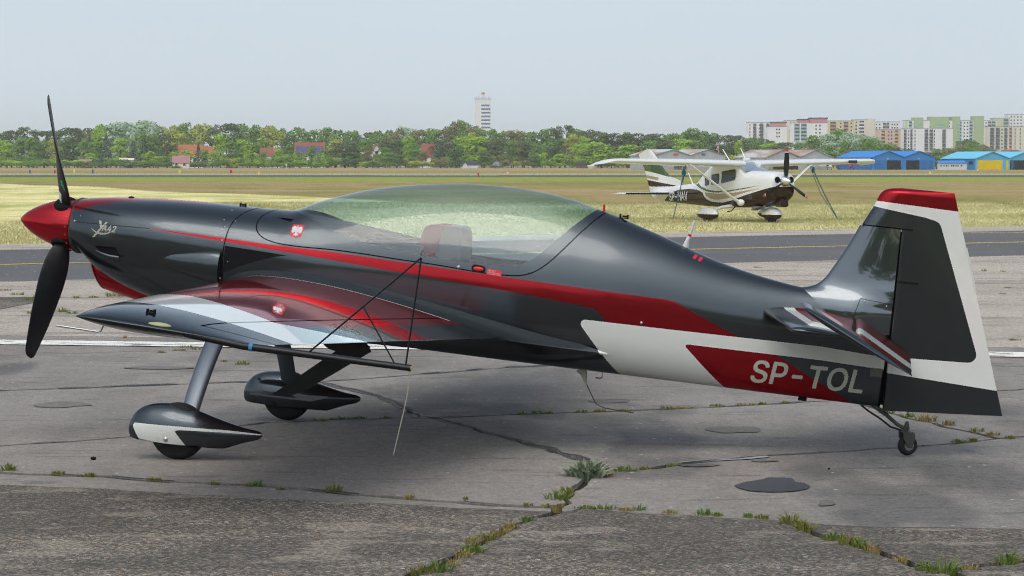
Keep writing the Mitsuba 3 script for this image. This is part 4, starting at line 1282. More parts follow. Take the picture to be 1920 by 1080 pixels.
def crown(kind, seed, n):
    """unit tree: height 1, crown width about .6 (scaled per tree)"""
    r = np.random.default_rng(seed)
    P, O = [], []
    if kind == 'spruce':
        z = .06 + .92 * r.random(n) ** 1.25
        lay = np.floor(z * 13) / 13
        rad = .26 * (1.02 - z) * (.55 + .6 * (1 - (z - lay) * 13)) * (.5 + .55 * r.random(n) ** .5)
        a = r.random(n) * 6.283
        rad *= 1 + .18 * np.sin(a * 5 + lay * 40)
        P = np.stack([rad * np.cos(a), rad * np.sin(a), z - .05 * rad], 1)
        O = np.stack([np.cos(a), np.sin(a), .35 + 0 * a], 1)
        return P, O
    if kind == 'pine':
        lobes = [(r.normal(0, .13), r.normal(0, .13), r.uniform(.42, .93), r.uniform(.09, .16)) for _ in range(19)]
    elif kind == 'poplar':
        lobes = [(r.normal(0, .07) * (1.15 - z), r.normal(0, .07), z, .15 * (1.12 - z) + .05) for z in np.linspace(.16, .93, 16)]
    elif kind == 'bush':
        lobes = [(r.normal(0, .30), r.normal(0, .22), r.uniform(.22, .62), r.uniform(.20, .34)) for _ in range(13)]
    elif kind == 'hedge':
        lobes = [(x + r.normal(0, .05), r.normal(0, .08), r.uniform(.25, .62), r.uniform(.22, .36)) for x in np.linspace(-.85, .85, 15)]
    else:
        lobes = [(0, 0, .58, .22), (.1, .05, .22, .16), (-.1, .06, .2, .16), (0, -.12, .24, .17), (.02, .12, .12, .14)]
        for _ in range(22):
            a, q = r.random() * 6.283, r.uniform(.25, 1)
            z = r.uniform(.14, .88)
            w = .25 * math.sqrt(max(.05, 1 - ((z - .52) / .46) ** 2))
            lobes.append((w * q * math.cos(a), w * q * math.sin(a), z, r.uniform(.09, .165)))
    w = np.array([l[3] ** 2 for l in lobes])
    idx = r.choice(len(lobes), n, p=w / w.sum())
    L = np.array(lobes)[idx]
    d = r.normal(0, 1, (n, 3))
    d /= np.linalg.norm(d, axis=1, keepdims=True)
    d[:, 2] = np.where(d[:, 2] < -.35, -d[:, 2], d[:, 2])
    rr = L[:, 3] * (.62 + .5 * r.random(n) ** .7)
    sq = [1, 1, .62] if kind == 'pine' else [1, 1, .85]
    P = L[:, :3] + d * rr[:, None] * sq
    P[:, 2] = np.clip(P[:, 2], .01, 1.02)
    c = np.array([0, 0, .45 if kind not in ('bush', 'hedge') else .2])
    O = d * .75 + (P - c) * .6
    return P, O / np.linalg.norm(O, axis=1, keepdims=True)


PROTO = {}


def prototype(kind, col, var):
    """a shape group of trunk and crown"""
    key = f'{kind}_{col}_{var}_group'
    if key in PROTO:
        return key
    n = {'pine': 1500, 'spruce': 1200, 'poplar': 1100, 'bush': 1000, 'hedge': 1500, 'broad': 2100}[kind]
    sd = 100 + sum(map(ord, kind)) + 31 * var
    r = np.random.default_rng(sd + 1)
    P, O = crown(kind, sd, n)
    V, F, N = leaves(P, O, {'pine': .020, 'spruce': .018, 'poplar': .018, 'bush': .045, 'hedge': .048, 'broad': .023}[kind], r)
    th = {'pine': .90, 'spruce': .9, 'poplar': .85, 'bush': .4, 'hedge': .35, 'broad': .72}[kind]
    tr = [tube([(0, 0, -.02), (r.normal(0, .01), 0, th * .5), (r.normal(0, .02), r.normal(0, .02), th)], [.020, .014, .004], 6)]
    if kind in ('broad', 'pine'):
        for _ in range(6):
            a, z = r.random() * 6.28, r.uniform(.3, .65)
            tr.append(tube([(0, 0, z), (.09 * math.cos(a), .09 * math.sin(a), z + .08), (.19 * math.cos(a), .19 * math.sin(a), z + .13)], [.009, .006, .002], 5))
    bark = {'pine': 'pine_bark', 'poplar': 'birch_bark'}.get(kind, 'bark')
    PROTO[key] = True
    scene[key] = {'type': 'shapegroup', 'trunk': shape(cat(*tr), bark, 60), 'crown': shape((V, F), f'leaf_{col}', normals=N)}
    return key


NAMES = {'pine': ('pine_tree', 'dark green pine'), 'spruce': ('spruce_tree', 'dark pointed spruce'), 'broad': ('broadleaf_tree', None), 'poplar': ('birch_tree', 'slender light birch'), 'bush': ('shrub', None), 'hedge': ('hedge', None)}
LOOK = {'pine': 'dark', 'spruce': 'dark', 'green': 'mid green', 'bright': 'bright green', 'silver': 'pale silvery', 'brown': 'brownish green', 'dark': 'deep green', 'yellow': 'yellowish green'}
PLACES = [(0, 95, 'left of the upper propeller blade'), (95, 330, 'between propeller and orange roofs'), (330, 470, 'near the orange roofs'), (470, 640, 'near the solar panel house'),
          (640, 780, 'right of the solar panel house'), (780, 885, 'left of the tower'), (885, 935, 'below the tower'), (935, 1110, 'right of the tower'),
          (1110, 1240, 'behind the near white wing'), (1240, 1400, 'behind the grey hangars'), (1400, 1500, 'below the leftmost apartments'), (1500, 1640, 'right of the black propeller'),
          (1640, 1780, 'behind the blue hangar'), (1780, 2100, 'behind the sky blue hangar')]


def plant(kind, col, var, px, ytop, depth, width_px, yrow='', base=None, extra=None):
    """a tree whose top shows at (px, ytop) when it stands at this distance"""
    depth = depth * K
    top = D(px, ytop, depth)
    zb = -.05 if base is None else base
    h = top[2] - zb
    w = width_px / FOCAL * depth
    unit = {'hedge': 2.2, 'bush': 1.15, 'spruce': .5, 'poplar': .38, 'pine': .56, 'broad': .66}[kind]
    s = w / unit
    nm, lab = NAMES[kind]
    if lab is None:
        lab = f"{LOOK[col]} {'broadleaf tree' if kind == 'broad' else 'shrub' if kind == 'bush' else 'clipped hedge'}"
    where = next((t for a, b, t in PLACES if a <= px < b), 'at the edge of the tree line')
    row = {'back': 'in rear row', 'mid': 'in middle row', 'front': 'at field edge', 'under': 'in undergrowth', '': ''}[yrow]
    k = thing(nm, extra or f'{lab} {row} {where}'.replace('  ', ' '), nm.replace('_', ' '), (lab + ('es' if lab.endswith('ch') else 's') + f' {row} {where}').replace('  ', ' '))
    seen_at[k] = px
    g = prototype(kind, col, var)
    a = random.random() * 6.283 if kind != 'hedge' else random.uniform(-.2, .2)
    M = rotz(a, (float(top[0]), depth, zb)) @ np.diag([s, s, h, 1.0])
    scene[k] = {'type': 'instance', 'group': {'type': 'ref', 'id': g}, 'to_world': T(M.tolist())}
    return k


sky_x = [-120, 0, 40, 90, 130, 165, 182, 210, 240, 272, 300, 340, 400, 440, 500, 550, 600, 650, 700, 740, 765, 790, 830, 860, 885, 905, 935, 960, 1000, 1050, 1080, 1100, 1130, 1190, 1260, 1300, 1340, 1372, 1400, 1440, 1480, 1520, 1560, 1600, 1640, 1665, 1700, 1740, 1785, 1810, 1840, 1870, 1910, 2040]
sky_y = [240, 243, 236, 243, 237, 240, 236, 229, 232, 226, 240, 230, 230, 227, 233, 238, 236, 243, 246, 236, 234, 240, 240, 228, 229, 238, 240, 243, 246, 231, 238, 240, 247, 245, 246, 240, 249, 250, 255, 258, 262, 262, 248, 247, 254, 268, 279, 281, 277, 263, 267, 279, 281, 280]
rt = random.Random(21)


def kind_back(px):
    for a, b, opts in ((-200, 172, 'PPgPbp'), (172, 196, 'B'), (196, 300, 'sBg'), (300, 385, 'gyg'), (385, 462, 'PPg'), (462, 545, 'gyg'), (545, 600, 'PPg'), (600, 650, 'gsg'), (650, 705, 'PgP'), (705, 760, 'ggb'), (760, 830, 'sgw'), (830, 905, 'wbw'),
                       (905, 1000, 'gsb'), (1000, 1075, 'gPP'), (1075, 1180, 'PPg'), (1180, 1250, 'PPg'), (1250, 1335, 'sgg'), (1335, 1500, 'PPPg'), (1500, 1640, 'gssg'), (1640, 1700, 'gd'), (1700, 2100, 'gdb')):
        if a <= px < b:
            return rt.choice(opts)
    return 'g'


KEY = {'P': ('pine', 'pine'), 'p': ('spruce', 'spruce'), 'B': ('broad', 'bright'), 'b': ('broad', 'brown'), 'g': ('broad', 'green'), 's': ('broad', 'silver'), 'd': ('broad', 'dark'), 'w': ('broad', 'brown'), 'y': ('broad', 'yellow')}
# named individuals first
for kind, col, var, px, yt, dep, w, row, ex in (
        ('broad', 'silver', 1, 217, 228, 668, 62, 'back', 'pale grey green poplar, the left one of the two tall pale trees'), ('broad', 'silver', 2, 272, 224, 664, 66, 'back', 'silvery white poplar, the tallest pale tree on the left'),
        ('broad', 'bright', 0, 186, 231, 690, 46, 'back', None), ('spruce', 'spruce', 0, 270, 258, 630, 36, 'mid', 'tall dark spruce in front of the silvery poplar'),
        ('spruce', 'spruce', 1, 826, 268, 622, 40, 'mid', 'blue grey spruce standing right of the red roofed house'), ('broad', 'bright', 1, 893, 255, 640, 58, 'mid', 'bright green round oak below the white tower'),
        ('broad', 'bright', 2, 866, 252, 645, 34, 'mid', None), ('broad', 'dark', 0, 855, 271, 615, 36, 'front', 'dark round tree left of the small white gabled shed'), ('broad', 'bright', 0, 1128, 265, 600, 72, 'front', 'large bright green tree behind the near wing tip of the white airplane'),
        ('broad', 'bright', 1, 1176, 270, 598, 56, 'front', 'second bright green tree behind the near wing of the white airplane'), ('broad', 'bright', 2, 1090, 266, 606, 36, 'front', None), ('broad', 'green', 0, 1303, 239, 672, 70, 'back', 'pale green tall tree above the grey hangars'),
        ('broad', 'brown', 0, 845, 226, 676, 30, 'back', 'thin brownish tree left of the white tower'), ('broad', 'green', 1, 868, 224, 678, 34, 'back', None), ('broad', 'bright', 0, 1386, 262, 590, 26, 'front', 'bright green tree behind the wind sock'),
        ('bush', 'yellow', 0, 1375, 284, 505, 30, 'front', 'yellow green round shrub between the two grey hangars'), ('broad', 'silver', 0, 1590, 246, 600, 64, 'mid', None), ('broad', 'silver', 1, 1555, 250, 604, 50, 'mid', None), ('broad', 'green', 2, 1625, 256, 612, 48, 'mid', None),
        ('broad', 'dark', 1, 1810, 261, 610, 60, 'mid', 'deep green round tree right of the white apartment block'), ('broad', 'green', 1, 1665, 270, 560, 40, 'mid', None), ('broad', 'green', 0, 1530, 252, 615, 50, 'mid', None), ('broad', 'green', 2, 1570, 240, 640, 56, 'mid', None)):
    plant(kind, col, var, px, yt, dep, w, row, extra=ex)
px = -60.0
while px < 2000:
    yt = float(np.interp(px, sky_x, sky_y)) + rt.uniform(-1.5, 4.5)
    kd, col = KEY[kind_back(px)]
    plant(kd, col, rt.randrange(3), px, yt, rt.uniform(665, 725) if px < 1640 else rt.uniform(575, 630), rt.uniform(34, 52), 'back')
    px += rt.uniform(15, 23)
px = -50.0
while px < 2000:
    yt0 = float(np.interp(px, sky_x, sky_y))
    far = px > 1500
    yt = yt0 + (313 - yt0) * rt.uniform(.16, .44)
    kd, col = KEY[rt.choice('gggBBPdpgy' if px < 640 else 'ygPPgdBbg' if px < 1100 else 'PPgPB' if px < 1500 else 'gdggb')]
    if not (340 < px < 402 or 488 < px < 526 or 548 < px < 612 or 782 < px < 814 or 694 < px < 720):
        plant(kd, col, rt.randrange(3), px, yt, rt.uniform(632, 658) if px < 1500 else rt.uniform(530, 560), rt.uniform(32, 50) * (.8 if far else 1), 'mid')
    px += rt.uniform(16, 27)
px = -40.0
while px < 1390:
    house = 314 < px < 364 or 340 < px < 402 or 486 < px < 528 or 548 < px < 614 or 780 < px < 814 or 694 < px < 722 or 862 < px < 900 or 914 < px < 942
    c = rt.random()
    yt = rt.uniform(282, 298)
    if house:
        yt = rt.uniform(299, 306) if not (862 < px < 942 or 314 < px < 364) else rt.uniform(308, 311)
    if px < 180 or 440 < px < 620:
        kd, col = rt.choice([('broad', 'green'), ('bush', 'green'), ('poplar', 'green'), ('broad', 'bright'), ('bush', 'bright')])
    elif px < 440:
        kd, col = rt.choice([('bush', 'green'), ('bush', 'dark'), ('broad', 'bright'), ('bush', 'yellow'), ('spruce', 'spruce')])
    elif px < 1010:
        kd, col = rt.choice([('bush', 'brown'), ('broad', 'green'), ('bush', 'yellow'), ('spruce', 'spruce'), ('broad', 'dark'), ('bush', 'green')])
    else:
        kd, col = rt.choice([('broad', 'bright'), ('bush', 'bright'), ('pine', 'pine'), ('bush', 'green'), ('poplar', 'green')])
    if kd == 'spruce' and house:
        kd, col = 'bush', 'green'
    plant(kd, col, rt.randrange(2), px, yt if kd != 'bush' else max(yt, 293 + rt.uniform(0, 10)), rt.uniform(598, 618), {'broad': 32, 'bush': 34, 'poplar': 15, 'spruce': 20, 'pine': 26}[kd] * rt.uniform(.8, 1.2), 'front')
    px += rt.uniform(11, 22)
for px in (60, 130, 180, 226, 262, 296):
    plant('hedge', 'dark' if px > 120 else 'green', px % 2, px, 300 + (px % 5), 596, 58, 'front')
for px in range(455, 610, 9):
    plant('poplar', 'green' if px % 2 else 'bright', px % 3, px + rt.uniform(-3, 3), rt.uniform(284, 294), 600, 15, 'front')

px = -60.0
while px < 1420:                                     # undergrowth between the trunks
    plant('bush', rt.choice(['green', 'dark', 'brown', 'green']), rt.randrange(2), px, rt.uniform(280, 290), rt.uniform(655, 735), rt.uniform(44, 60), 'under')
    px += rt.uniform(15, 22)
for px, yt, dep, w, kd, col in ((372, 268, 622, 26, 'spruce', 'spruce'), (352, 281, 615, 34, 'broad', 'bright'), (330, 285, 618, 30, 'broad', 'bright'), (384, 280, 618, 24, 'broad', 'green'), (398, 283, 612, 26, 'broad', 'bright'), (520, 279, 615, 26, 'broad', 'bright'), (493, 284, 615, 20, 'broad', 'green'), (584, 273, 617, 24, 'broad', 'green'),
                                (560, 281, 612, 22, 'bush', 'green'), (606, 278, 616, 24, 'broad', 'green'), (792, 283, 615, 26, 'broad', 'brown'), (778, 268, 625, 34, 'broad', 'green'), (722, 276, 625, 34, 'broad', 'green'), (690, 281, 622, 24, 'broad', 'brown'), (708, 284, 618, 20, 'bush', 'green'), (768, 255, 630, 34, 'broad', 'bright')):
    plant(kd, col, 1, px, yt, dep, w, 'front')

# the wood on the near side of the airfield, behind the photographer: it shows in the paint and the canopy
WV, WF, WN, off = [], [], [], 0
rw = np.random.default_rng(5)
for i in range(150):
    k = ('broad', 'pine', 'broad', 'bush', 'bush')[i % 5]
    P, O = crown(k, 300 + i % 7, 420)
    h, w = (rw.uniform(9, 15), rw.uniform(10, 15)) if k != 'bush' else (rw.uniform(4, 6), rw.uniform(5, 8))
    V, F, N = leaves(P, O, .036 if k != 'bush' else .07, rw)
    V = V * [w, w, h] + [-150 + 2.0 * i + rw.normal(0, 1.2), -78 + rw.normal(0, 6), -.1]
    WV.append(V); WF.append(F + off); WN.append(N); off += len(V)
k = structure('woodland', (np.vstack(WV), np.vstack(WF)), 'leaf_green', label='wood on the near side of the airfield, mirrored in the paint', category='wood', kind='stuff')
scene[k] = shape((np.vstack(WV), np.vstack(WF)), 'leaf_green', normals=np.vstack(WN))

# the wood goes on beyond both sides of the picture
for side_, p0, p1 in (('left', -2300, -150), ('right', 2080, 3600)):
    WV, WF, WN, off = [], [], [], 0
    for i, q in enumerate(np.arange(p0, p1, 24)):
        kd_ = ('broad', 'pine', 'bush')[i % 3]
        P, O = crown(kd_, 400 + i % 6, 260)
        top = D(q, 238 + rw.uniform(0, 14) + (26 if kd_ == 'bush' else 0), rw.uniform(620, 700) * K)
        h, w = top[2], rw.uniform(13, 18)
        V, F, N = leaves(P, O, .045 if kd_ != 'bush' else .08, rw)
        WV.append(V * [w, w, h] + [top[0], top[1], -.1]); WF.append(F + off); WN.append(N); off += len(V)
    k = key_for('woodland')
    scene[k] = shape((np.vstack(WV), np.vstack(WF)), 'leaf_green', normals=np.vstack(WN))
    labels[k] = {'label': f'far wood running on beyond the {side_} edge of the picture', 'category': 'wood', 'kind': 'stuff'}
# ================================================================== houses, hangars, tower, apartment blocks
def plain_col(key, r, g, b, rough=.8):
    matte(key, (r, g, b), rough, .2)


for nm, c in dict(wall_white=(.80, .79, .77), wall_cream=(.72, .66, .52), wall_grey=(.40, .42, .43), wall_salmon=(.66, .44, .33), wall_yellow=(.66, .55, .30), wall_green=(.36, .46, .22), wall_lime=(.55, .60, .33), wall_pink=(.62, .20, .24), wall_coral=(.60, .22, .17),
                  roof_orange=(.44, .16, .075), roof_red=(.30, .10, .075), roof_pink=(.42, .20, .21), roof_dark=(.06, .06, .065), roof_slate=(.20, .23, .27), window_dark=(.035, .045, .06), window_blue=(.07, .14, .28), balcony_dark=(.10, .10, .12), balcony_teal=(.30, .52, .50),
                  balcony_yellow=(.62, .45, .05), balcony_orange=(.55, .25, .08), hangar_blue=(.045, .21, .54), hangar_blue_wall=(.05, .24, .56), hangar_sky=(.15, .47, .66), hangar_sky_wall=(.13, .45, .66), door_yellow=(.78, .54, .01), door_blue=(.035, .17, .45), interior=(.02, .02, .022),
                  panel_blue=(.07, .10, .19), metal_white=(.62, .63, .62), brick=(.30, .13, .08), wood_brown=(.16, .10, .06), sign_red=(.55, .15, .10), sign_blue=(.08, .12, .30), pole_grey=(.35, .36, .36)).items():
    plain_col(nm, *c)


def rusty(p, n, uv):
    r = smoothstep(.36, .60, fbm(p.x * .16, p.y * .08, p.z * .5, 4))
    return mix((.44, .46, .45), (.34, .17, .12), r * .85)


matte('roof_rusty', proc(rusty), .8, .2)
matte('wall_corrugated', proc(lambda p, n, uv: mix((.50, .53, .52), (.42, .45, .45), noise(p.x * 3, p.y * 3, p.z * .3))), .7, .2)


def gable(w, d, eave, ridge, over=.3, t=.14):
    """walls and roof of a gabled house, ridge along y, front at y = 0"""
    sec = Polygon([(-w / 2, 0), (w / 2, 0), (w / 2, eave), (0, ridge), (-w / 2, eave)])
    m = extrude(sec, d)
    v = np.asarray(m.vertices)
    walls = trimesh.Trimesh(np.stack([v[:, 0], v[:, 2], v[:, 1]], 1), m.faces[:, ::-1], process=False)
    s = (ridge - eave) / (w / 2)
    o = over
    roof = []
    for g in (-1, 1):
        roof.append(loft([np.array([(0, y, ridge + t), (g * (w / 2 + o), y, eave - o * s + t), (g * (w / 2 + o), y, eave - o * s + .01), (0, y, ridge + .01)]) for y in (-o, d + o)]))
    return walls, roof


def house(label, px, ybase, depth, w, d, eave, ridge, ang, wall, roof, wins=(), extra=None, cat_='house'):
    depth = depth * K
    p = D(px, ybase, depth)
    M = rotz(ang, (p[0], depth, min(p[2], 0) - .1))
    k = thing('house', label, cat_)
    a, r = gable(w, d, eave, ridge)
    add(k, 'wall', a, wall, False, M)
    for q in r:
        rk = add(k, 'roof', q, roof, False, M)
    for (x, z, ww, wh) in wins:
        add(k, 'window', boxm((ww, .1, wh), (x, -.04, z)), 'window_dark', False, M)
    return k, M, rk


def side_house(label, px, ybase, depth, w, d, eave, ridge, ang, wall, roof, wins=(), cat_='house'):
    """ridge runs across the view"""
    depth = depth * K
    p = D(px, ybase, depth)
    M = rotz(ang, (p[0], depth, min(p[2], 0) - .1))
    k = thing('house', label, cat_)
    a, r = gable(d, w, eave, ridge)
    R = np.array([[0, 1, 0, -w / 2], [-1, 0, 0, d / 2], [0, 0, 1, 0], [0, 0, 0, 1.0]])
    add(k, 'wall', a.apply_transform(R), wall, False, M)
    rk = None
    for q in r:
        rk = add(k, 'roof', q.apply_transform(R), roof, False, M)
    for (x, z, ww, wh) in wins:
        add(k, 'window', boxm((ww, .1, wh), (x, -.04, z)), 'window_dark', False, M)
    return k, M, rk


k, M, rk = side_house('house with a bright orange tiled roof behind the bushes on the left', 357, 290, 640, 8.5, 8, 4.2, 8.4, .1, 'wall_white', 'roof_orange', [(-2, 3, 1, 1.2), (1.5, 3, 1, 1.2)])
add(rk, 'skylight', boxm((1.2, .1, .9), M=np.array([[1, 0, 0, -2.2], [0, .69, -.72, 2.0], [0, .72, .69, 6.35], [0, 0, 0, 1.0]])), 'window_blue', False, M)
side_house('smaller orange roofed house with a blue skylight right of the orange roofed one', 388, 290, 646, 5.5, 7, 3.9, 7.8, -.3, 'wall_white', 'roof_orange')
side_house('low house with a faded pink roof at the left edge of the field', 339, 312, 603, 5.6, 5, 2.0, 4.2, .08, 'wall_cream', 'roof_pink', [(-1.5, 1.3, .8, .8), (1.2, 1.3, .8, .8)])
k, M, rk = side_house('white house with a long red roof left of the solar panels', 507, 290, 640, 6.8, 7, 4.4, 7.2, .15, 'wall_white', 'roof_red', [(1.0, 3.4, .8, 1.1)])
add(rk, 'chimney', boxm((.5, .5, 1.2), (1.6, 3.6, 7.4)), 'wall_white', False, M)
k, M, rk = side_house('house with rows of solar panels on its red roof', 580, 290, 640, 10.5, 8, 4.8, 9.2, .03, 'wall_white', 'roof_red', [(-1.6, 3.6, 1.2, 1.6), (.6, 3.6, 1.0, 1.6), (3.4, 3.4, 1.0, 1.2)])
add(rk, 'chimney', boxm((.55, .55, 1.2), (-.1, 3.8, 9.2)), 'brick', False, M)
sl = math.atan2(4.4, 4.0)
for j in range(2):
    for i in range(12):
        x = -4.6 + .76 * i + (.5 if i > 5 else 0)
        c = np.array([x, .45 + 1.35 * (j + .6) * math.cos(sl), 5.62 + 1.9 * (j + .32) * math.sin(sl) - .05])
        add(rk, 'solar_panel', boxm((.70, 1.85, .05), M=np.array([[1, 0, 0, c[0]], [0, math.cos(sl), -math.sin(sl), .75 + (j * 1.95) * math.cos(sl)], [0, math.sin(sl), math.cos(sl), 5.75 + (j * 1.95) * math.sin(sl)], [0, 0, 0, 1.0]])), 'panel_blue', False, M)
side_house('house with a dark red hipped roof left of the blue grey spruce', 797, 292, 640, 4.6, 7, 4.2, 8.8, -.35, 'wall_white', 'roof_red', [(0, 3.2, .9, 1)])
house('narrow white gabled house with red trim half hidden by trees', 706, 292, 642, 4.2, 7, 5.2, 8.2, .2, 'wall_white', 'roof_red', [(0, 5.6, 1, 1.2), (0, 3, 1.2, 1.2)])
side_house('low white shed with a dark roof below the white tower', 886, 314.5, 604, 4.0, 4, 1.3, 2.5, .25, 'wall_white', 'roof_dark', cat_='shed')
house('small white gabled hut left of the dark roofed shed', 872, 314.5, 602, 1.7, 3, 1.1, 2.1, .25, 'wall_white', 'roof_dark', cat_='hut')
house('grey wooden garden shed with a slate roof right of the bright shrubs', 930, 314.5, 602, 2.1, 3, 1.7, 2.5, -.1, 'wall_grey', 'roof_slate', [(0, .9, .8, .9)], cat_='shed')
side_house('long low red brown hut in the bushes on the far left', 160, 303, 612, 4.0, 3, 2.4, 3.0, 0, 'wood_brown', 'roof_pink', cat_='hut')
side_house('low hut with a pale flat roof among the hedges', 237, 300, 612, 4.6, 3, 2.9, 3.4, 0, 'wall_grey', 'wall_cream', cat_='hut')
side_house('dark hut beyond the grass right of the white tower', 1093, 314.5, 600, 4.4, 3, 1.5, 2.2, 0, 'wood_brown', 'roof_dark', cat_='hut')
side_house('orange roofed low hut right of the pink roofed house', 436, 312, 606, 3.4, 4, 2.0, 3.2, .2, 'wood_brown', 'roof_orange', cat_='hut')
side_house('pale corrugated shelter beyond the grass behind the wing tip', 1108, 314.5, 596, 1.8, 2, .7, .95, 0, 'wall_cream', 'wall_cream', cat_='shelter')


# ---- hangars: twin gables, long side running back to the left
def hangar(label, px0, px1, ybase, depth, ang, eave, ridge, length, roof, wall, n=2, doors=(), side=None, signs=()):
    depth = depth * K
    a, b = D(px0, ybase, depth), D(px1, ybase, depth)
    wtot = (b[0] - a[0]) / math.cos(ang)
    M = rotz(ang, (a[0], depth, -.06))
    k = thing('hangar', label, 'hangar')
    w = wtot / n
    sec = [(0, 0)] + sum([[(i * w, eave), (i * w + w / 2, ridge)] for i in range(n)], []) + [(wtot, eave), (wtot, 0)]
    m = extrude(Polygon(sec), length)
    v = np.asarray(m.vertices)
    add(k, 'wall', trimesh.Trimesh(np.stack([v[:, 0], v[:, 2], v[:, 1]], 1), m.faces[:, ::-1], process=False), wall, False, M)
    for i in range(n):
        for g in (0, 1):
            x0, x1 = i * w + w / 2, i * w + (w + .35 * (i == n - 1) if g else -.35 * (i == 0))
            z1 = eave - .35 * (ridge - eave) / (w / 2) * (x1 < 0 or x1 > wtot)
            add(k, 'roof', loft([np.array([(x0, y, ridge + .16), (x1, y, z1 + .16), (x1, y, z1 + .02), (x0, y, ridge + .02)]) for y in (-.4, length + .3)]), roof, False, M)
    for (i, u0, u1, h, mat, nm) in doors:
        x0, x1 = (i + u0) * w, (i + u1) * w
        dk = add(k, nm, boxm((x1 - x0, .16, h), ((x0 + x1) / 2, -.06, h / 2 + .05)), mat, False, M)
        if nm == 'door':
            for q in np.linspace(x0, x1, 6)[1:-1]:
                add(dk, 'rib', boxm((.08, .08, h - .1), (q, -.16, h / 2 + .05)), mat, False, M)
    for i in range(n + 1):
        add(k, 'pillar', boxm((.5, .25, eave), (min(max(i * w, .25), wtot - .25), -.09, eave / 2)), wall, False, M)
    for (x, z, ww, wh, mat) in signs:
        add(k, 'sign', boxm((ww, .12, wh), (x * wtot, -.07, z)), mat, False, M)
    if side:
        add(k, 'side_wall', boxm((.12, length * .96, eave - .1), (-.06, length / 2, eave / 2)), side, False, M)
        for q in np.linspace(.12, .88, 5):
            add(k, 'side_window', boxm((.1, length * .12, .9), (-.14, length * q, eave * .62)), 'window_dark', False, M)
    return k, M


hangar('rusty roofed grey twin hangar left of the white airplane cabin', 1227, 1365, 318, 478, .40, 3.9, 5.45, 15, 'roof_rusty', 'wall_corrugated', 2, [(0, .08, .94, 2.7, 'wall_grey', 'door'), (1, .10, .92, 2.7, 'wall_grey', 'door'), (0, .55, .90, 2.55, 'interior', 'opening')], 'wall_grey', [(.30, 4.15, 1.6, .6, 'sign_red'), (.69, 4.15, 1.1, .55, 'sign_blue')])
hangar('rusty roofed grey twin hangar behind the propeller of the white airplane', 1437, 1568, 318, 474, .42, 3.35, 5.3, 17, 'roof_rusty', 'wall_corrugated', 2, [(0, .06, .95, 2.6, 'interior', 'opening'), (1, .10, .92, 2.7, 'wall_grey', 'door'), (0, .05, .2, 2.65, 'wall_corrugated', 'door')], 'wall_corrugated')
hangar('bright blue twin hangar with one door of each half open', 1636, 1762, 318, 470, .40, 3.3, 4.95, 18, 'hangar_blue', 'hangar_blue_wall', 2, [(0, .06, .45, 2.5, 'door_blue', 'door'), (0, .45, .90, 2.5, 'interior', 'opening'), (1, .08, .50, 2.5, 'interior', 'opening'), (1, .50, .93, 2.5, 'door_blue', 'door')], 'door_blue', [(.24, 3.0, .35, .35, 'metal_white'), (.74, 3.0, .35, .35, 'metal_white')])
hangar('sky blue hangar with bright yellow doors at the right edge', 1829, 1965, 318.5, 466, .36, 3.0, 4.75, 17, 'hangar_sky', 'hangar_sky_wall', 2, [(0, .04, .80, 2.5, 'door_yellow', 'door'), (0, .92, 1.0, 2.5, 'door_yellow', 'door_leaf'), (1, .02, .60, 2.5, 'interior', 'opening'), (1, .07, .16, 2.55, 'hangar_sky_wall', 'mullion')], 'hangar_blue_wall')
p = D(1787, 318, 463 * K)
k = thing('shed', 'low white shed with a blue roof between the two blue hangars', 'shed')
Msh = rotz(0, (p[0], p[1], -.06))
add(k, 'wall', boxm((7.2, 3, 1.75), (0, 1.5, .87)), 'metal_white', False, Msh)
add(k, 'roof', loft([np.array([(-3.8, -.3, 1.76), (3.8, -.3, 1.76), (3.4, 3, 2.35), (-3.8, 3, 2.35)]), np.array([(-3.8, -.3, 1.86), (3.8, -.3, 1.86), (3.4, 3, 2.45), (-3.8, 3, 2.45)])]), 'hangar_blue', False, Msh)
for i, x in enumerate((-3.2, -2.4, -1.75, -1.3, -.4, .1, .8, 1.3, 2.2)):
    add(k, 'window', boxm((.32, .08, .4), (x, -.03, 1.1)), 'window_dark' if i != 3 else 'sign_red', False, Msh)

# ---- white tower above the trees
TD = 1560.0 * K
a, b = D(890, 305, TD), D(920, 305, TD)
tw_w, ztop = b[0] - a[0], D(905, 186, TD)[2]
Mt = rotz(0, ((a[0] + b[0]) / 2, TD, 0))
k = thing('tower', 'tall white tower with blue window bands rising behind the trees', 'tower')
add(k, 'wall', boxm((tw_w, tw_w, ztop), (0, tw_w / 2, ztop / 2)), 'wall_white', False, Mt)
add(k, 'parapet', boxm((tw_w + .8, tw_w + .8, .5), (0, tw_w / 2, ztop + .25)), 'wall_grey', False, Mt)
sz = lambda y: D(905, y, TD)[2]
for i, y in enumerate((197.6, 204.5, 211.4, 218.3, 225.1, 232, 239)):
    x0 = tw_w * (-.5 + .42)
    wd = tw_w * (.50 if i == 0 else .555)
    wk = add(k, 'window_band', boxm((wd, .3, 1.45), (x0 + wd / 2, -.1, sz(y))), 'window_blue', False, Mt)
    for q in np.linspace(0, 1, 7)[1:-1]:
        add(wk, 'mullion', boxm((.12, .12, 1.45), (x0 + wd * q, -.3, sz(y))), 'roof_slate', False, Mt)
for x in np.linspace(-tw_w / 2, tw_w / 2, 9):
    add(k, 'railing_post', boxm((.16, .16, 1.6), (x, .2, ztop + 1.2)), 'pole_grey', False, Mt)
add(k, 'railing', boxm((tw_w, .14, .14), (0, .2, ztop + 1.9)), 'pole_grey', False, Mt)
add(k, 'mast', cat(boxm((.35, .35, 5), (.3, 3, ztop + 2.7)), boxm((1.8, 1.0, .25), (.3, 3, ztop + 3.6))), 'pole_grey', False, Mt)
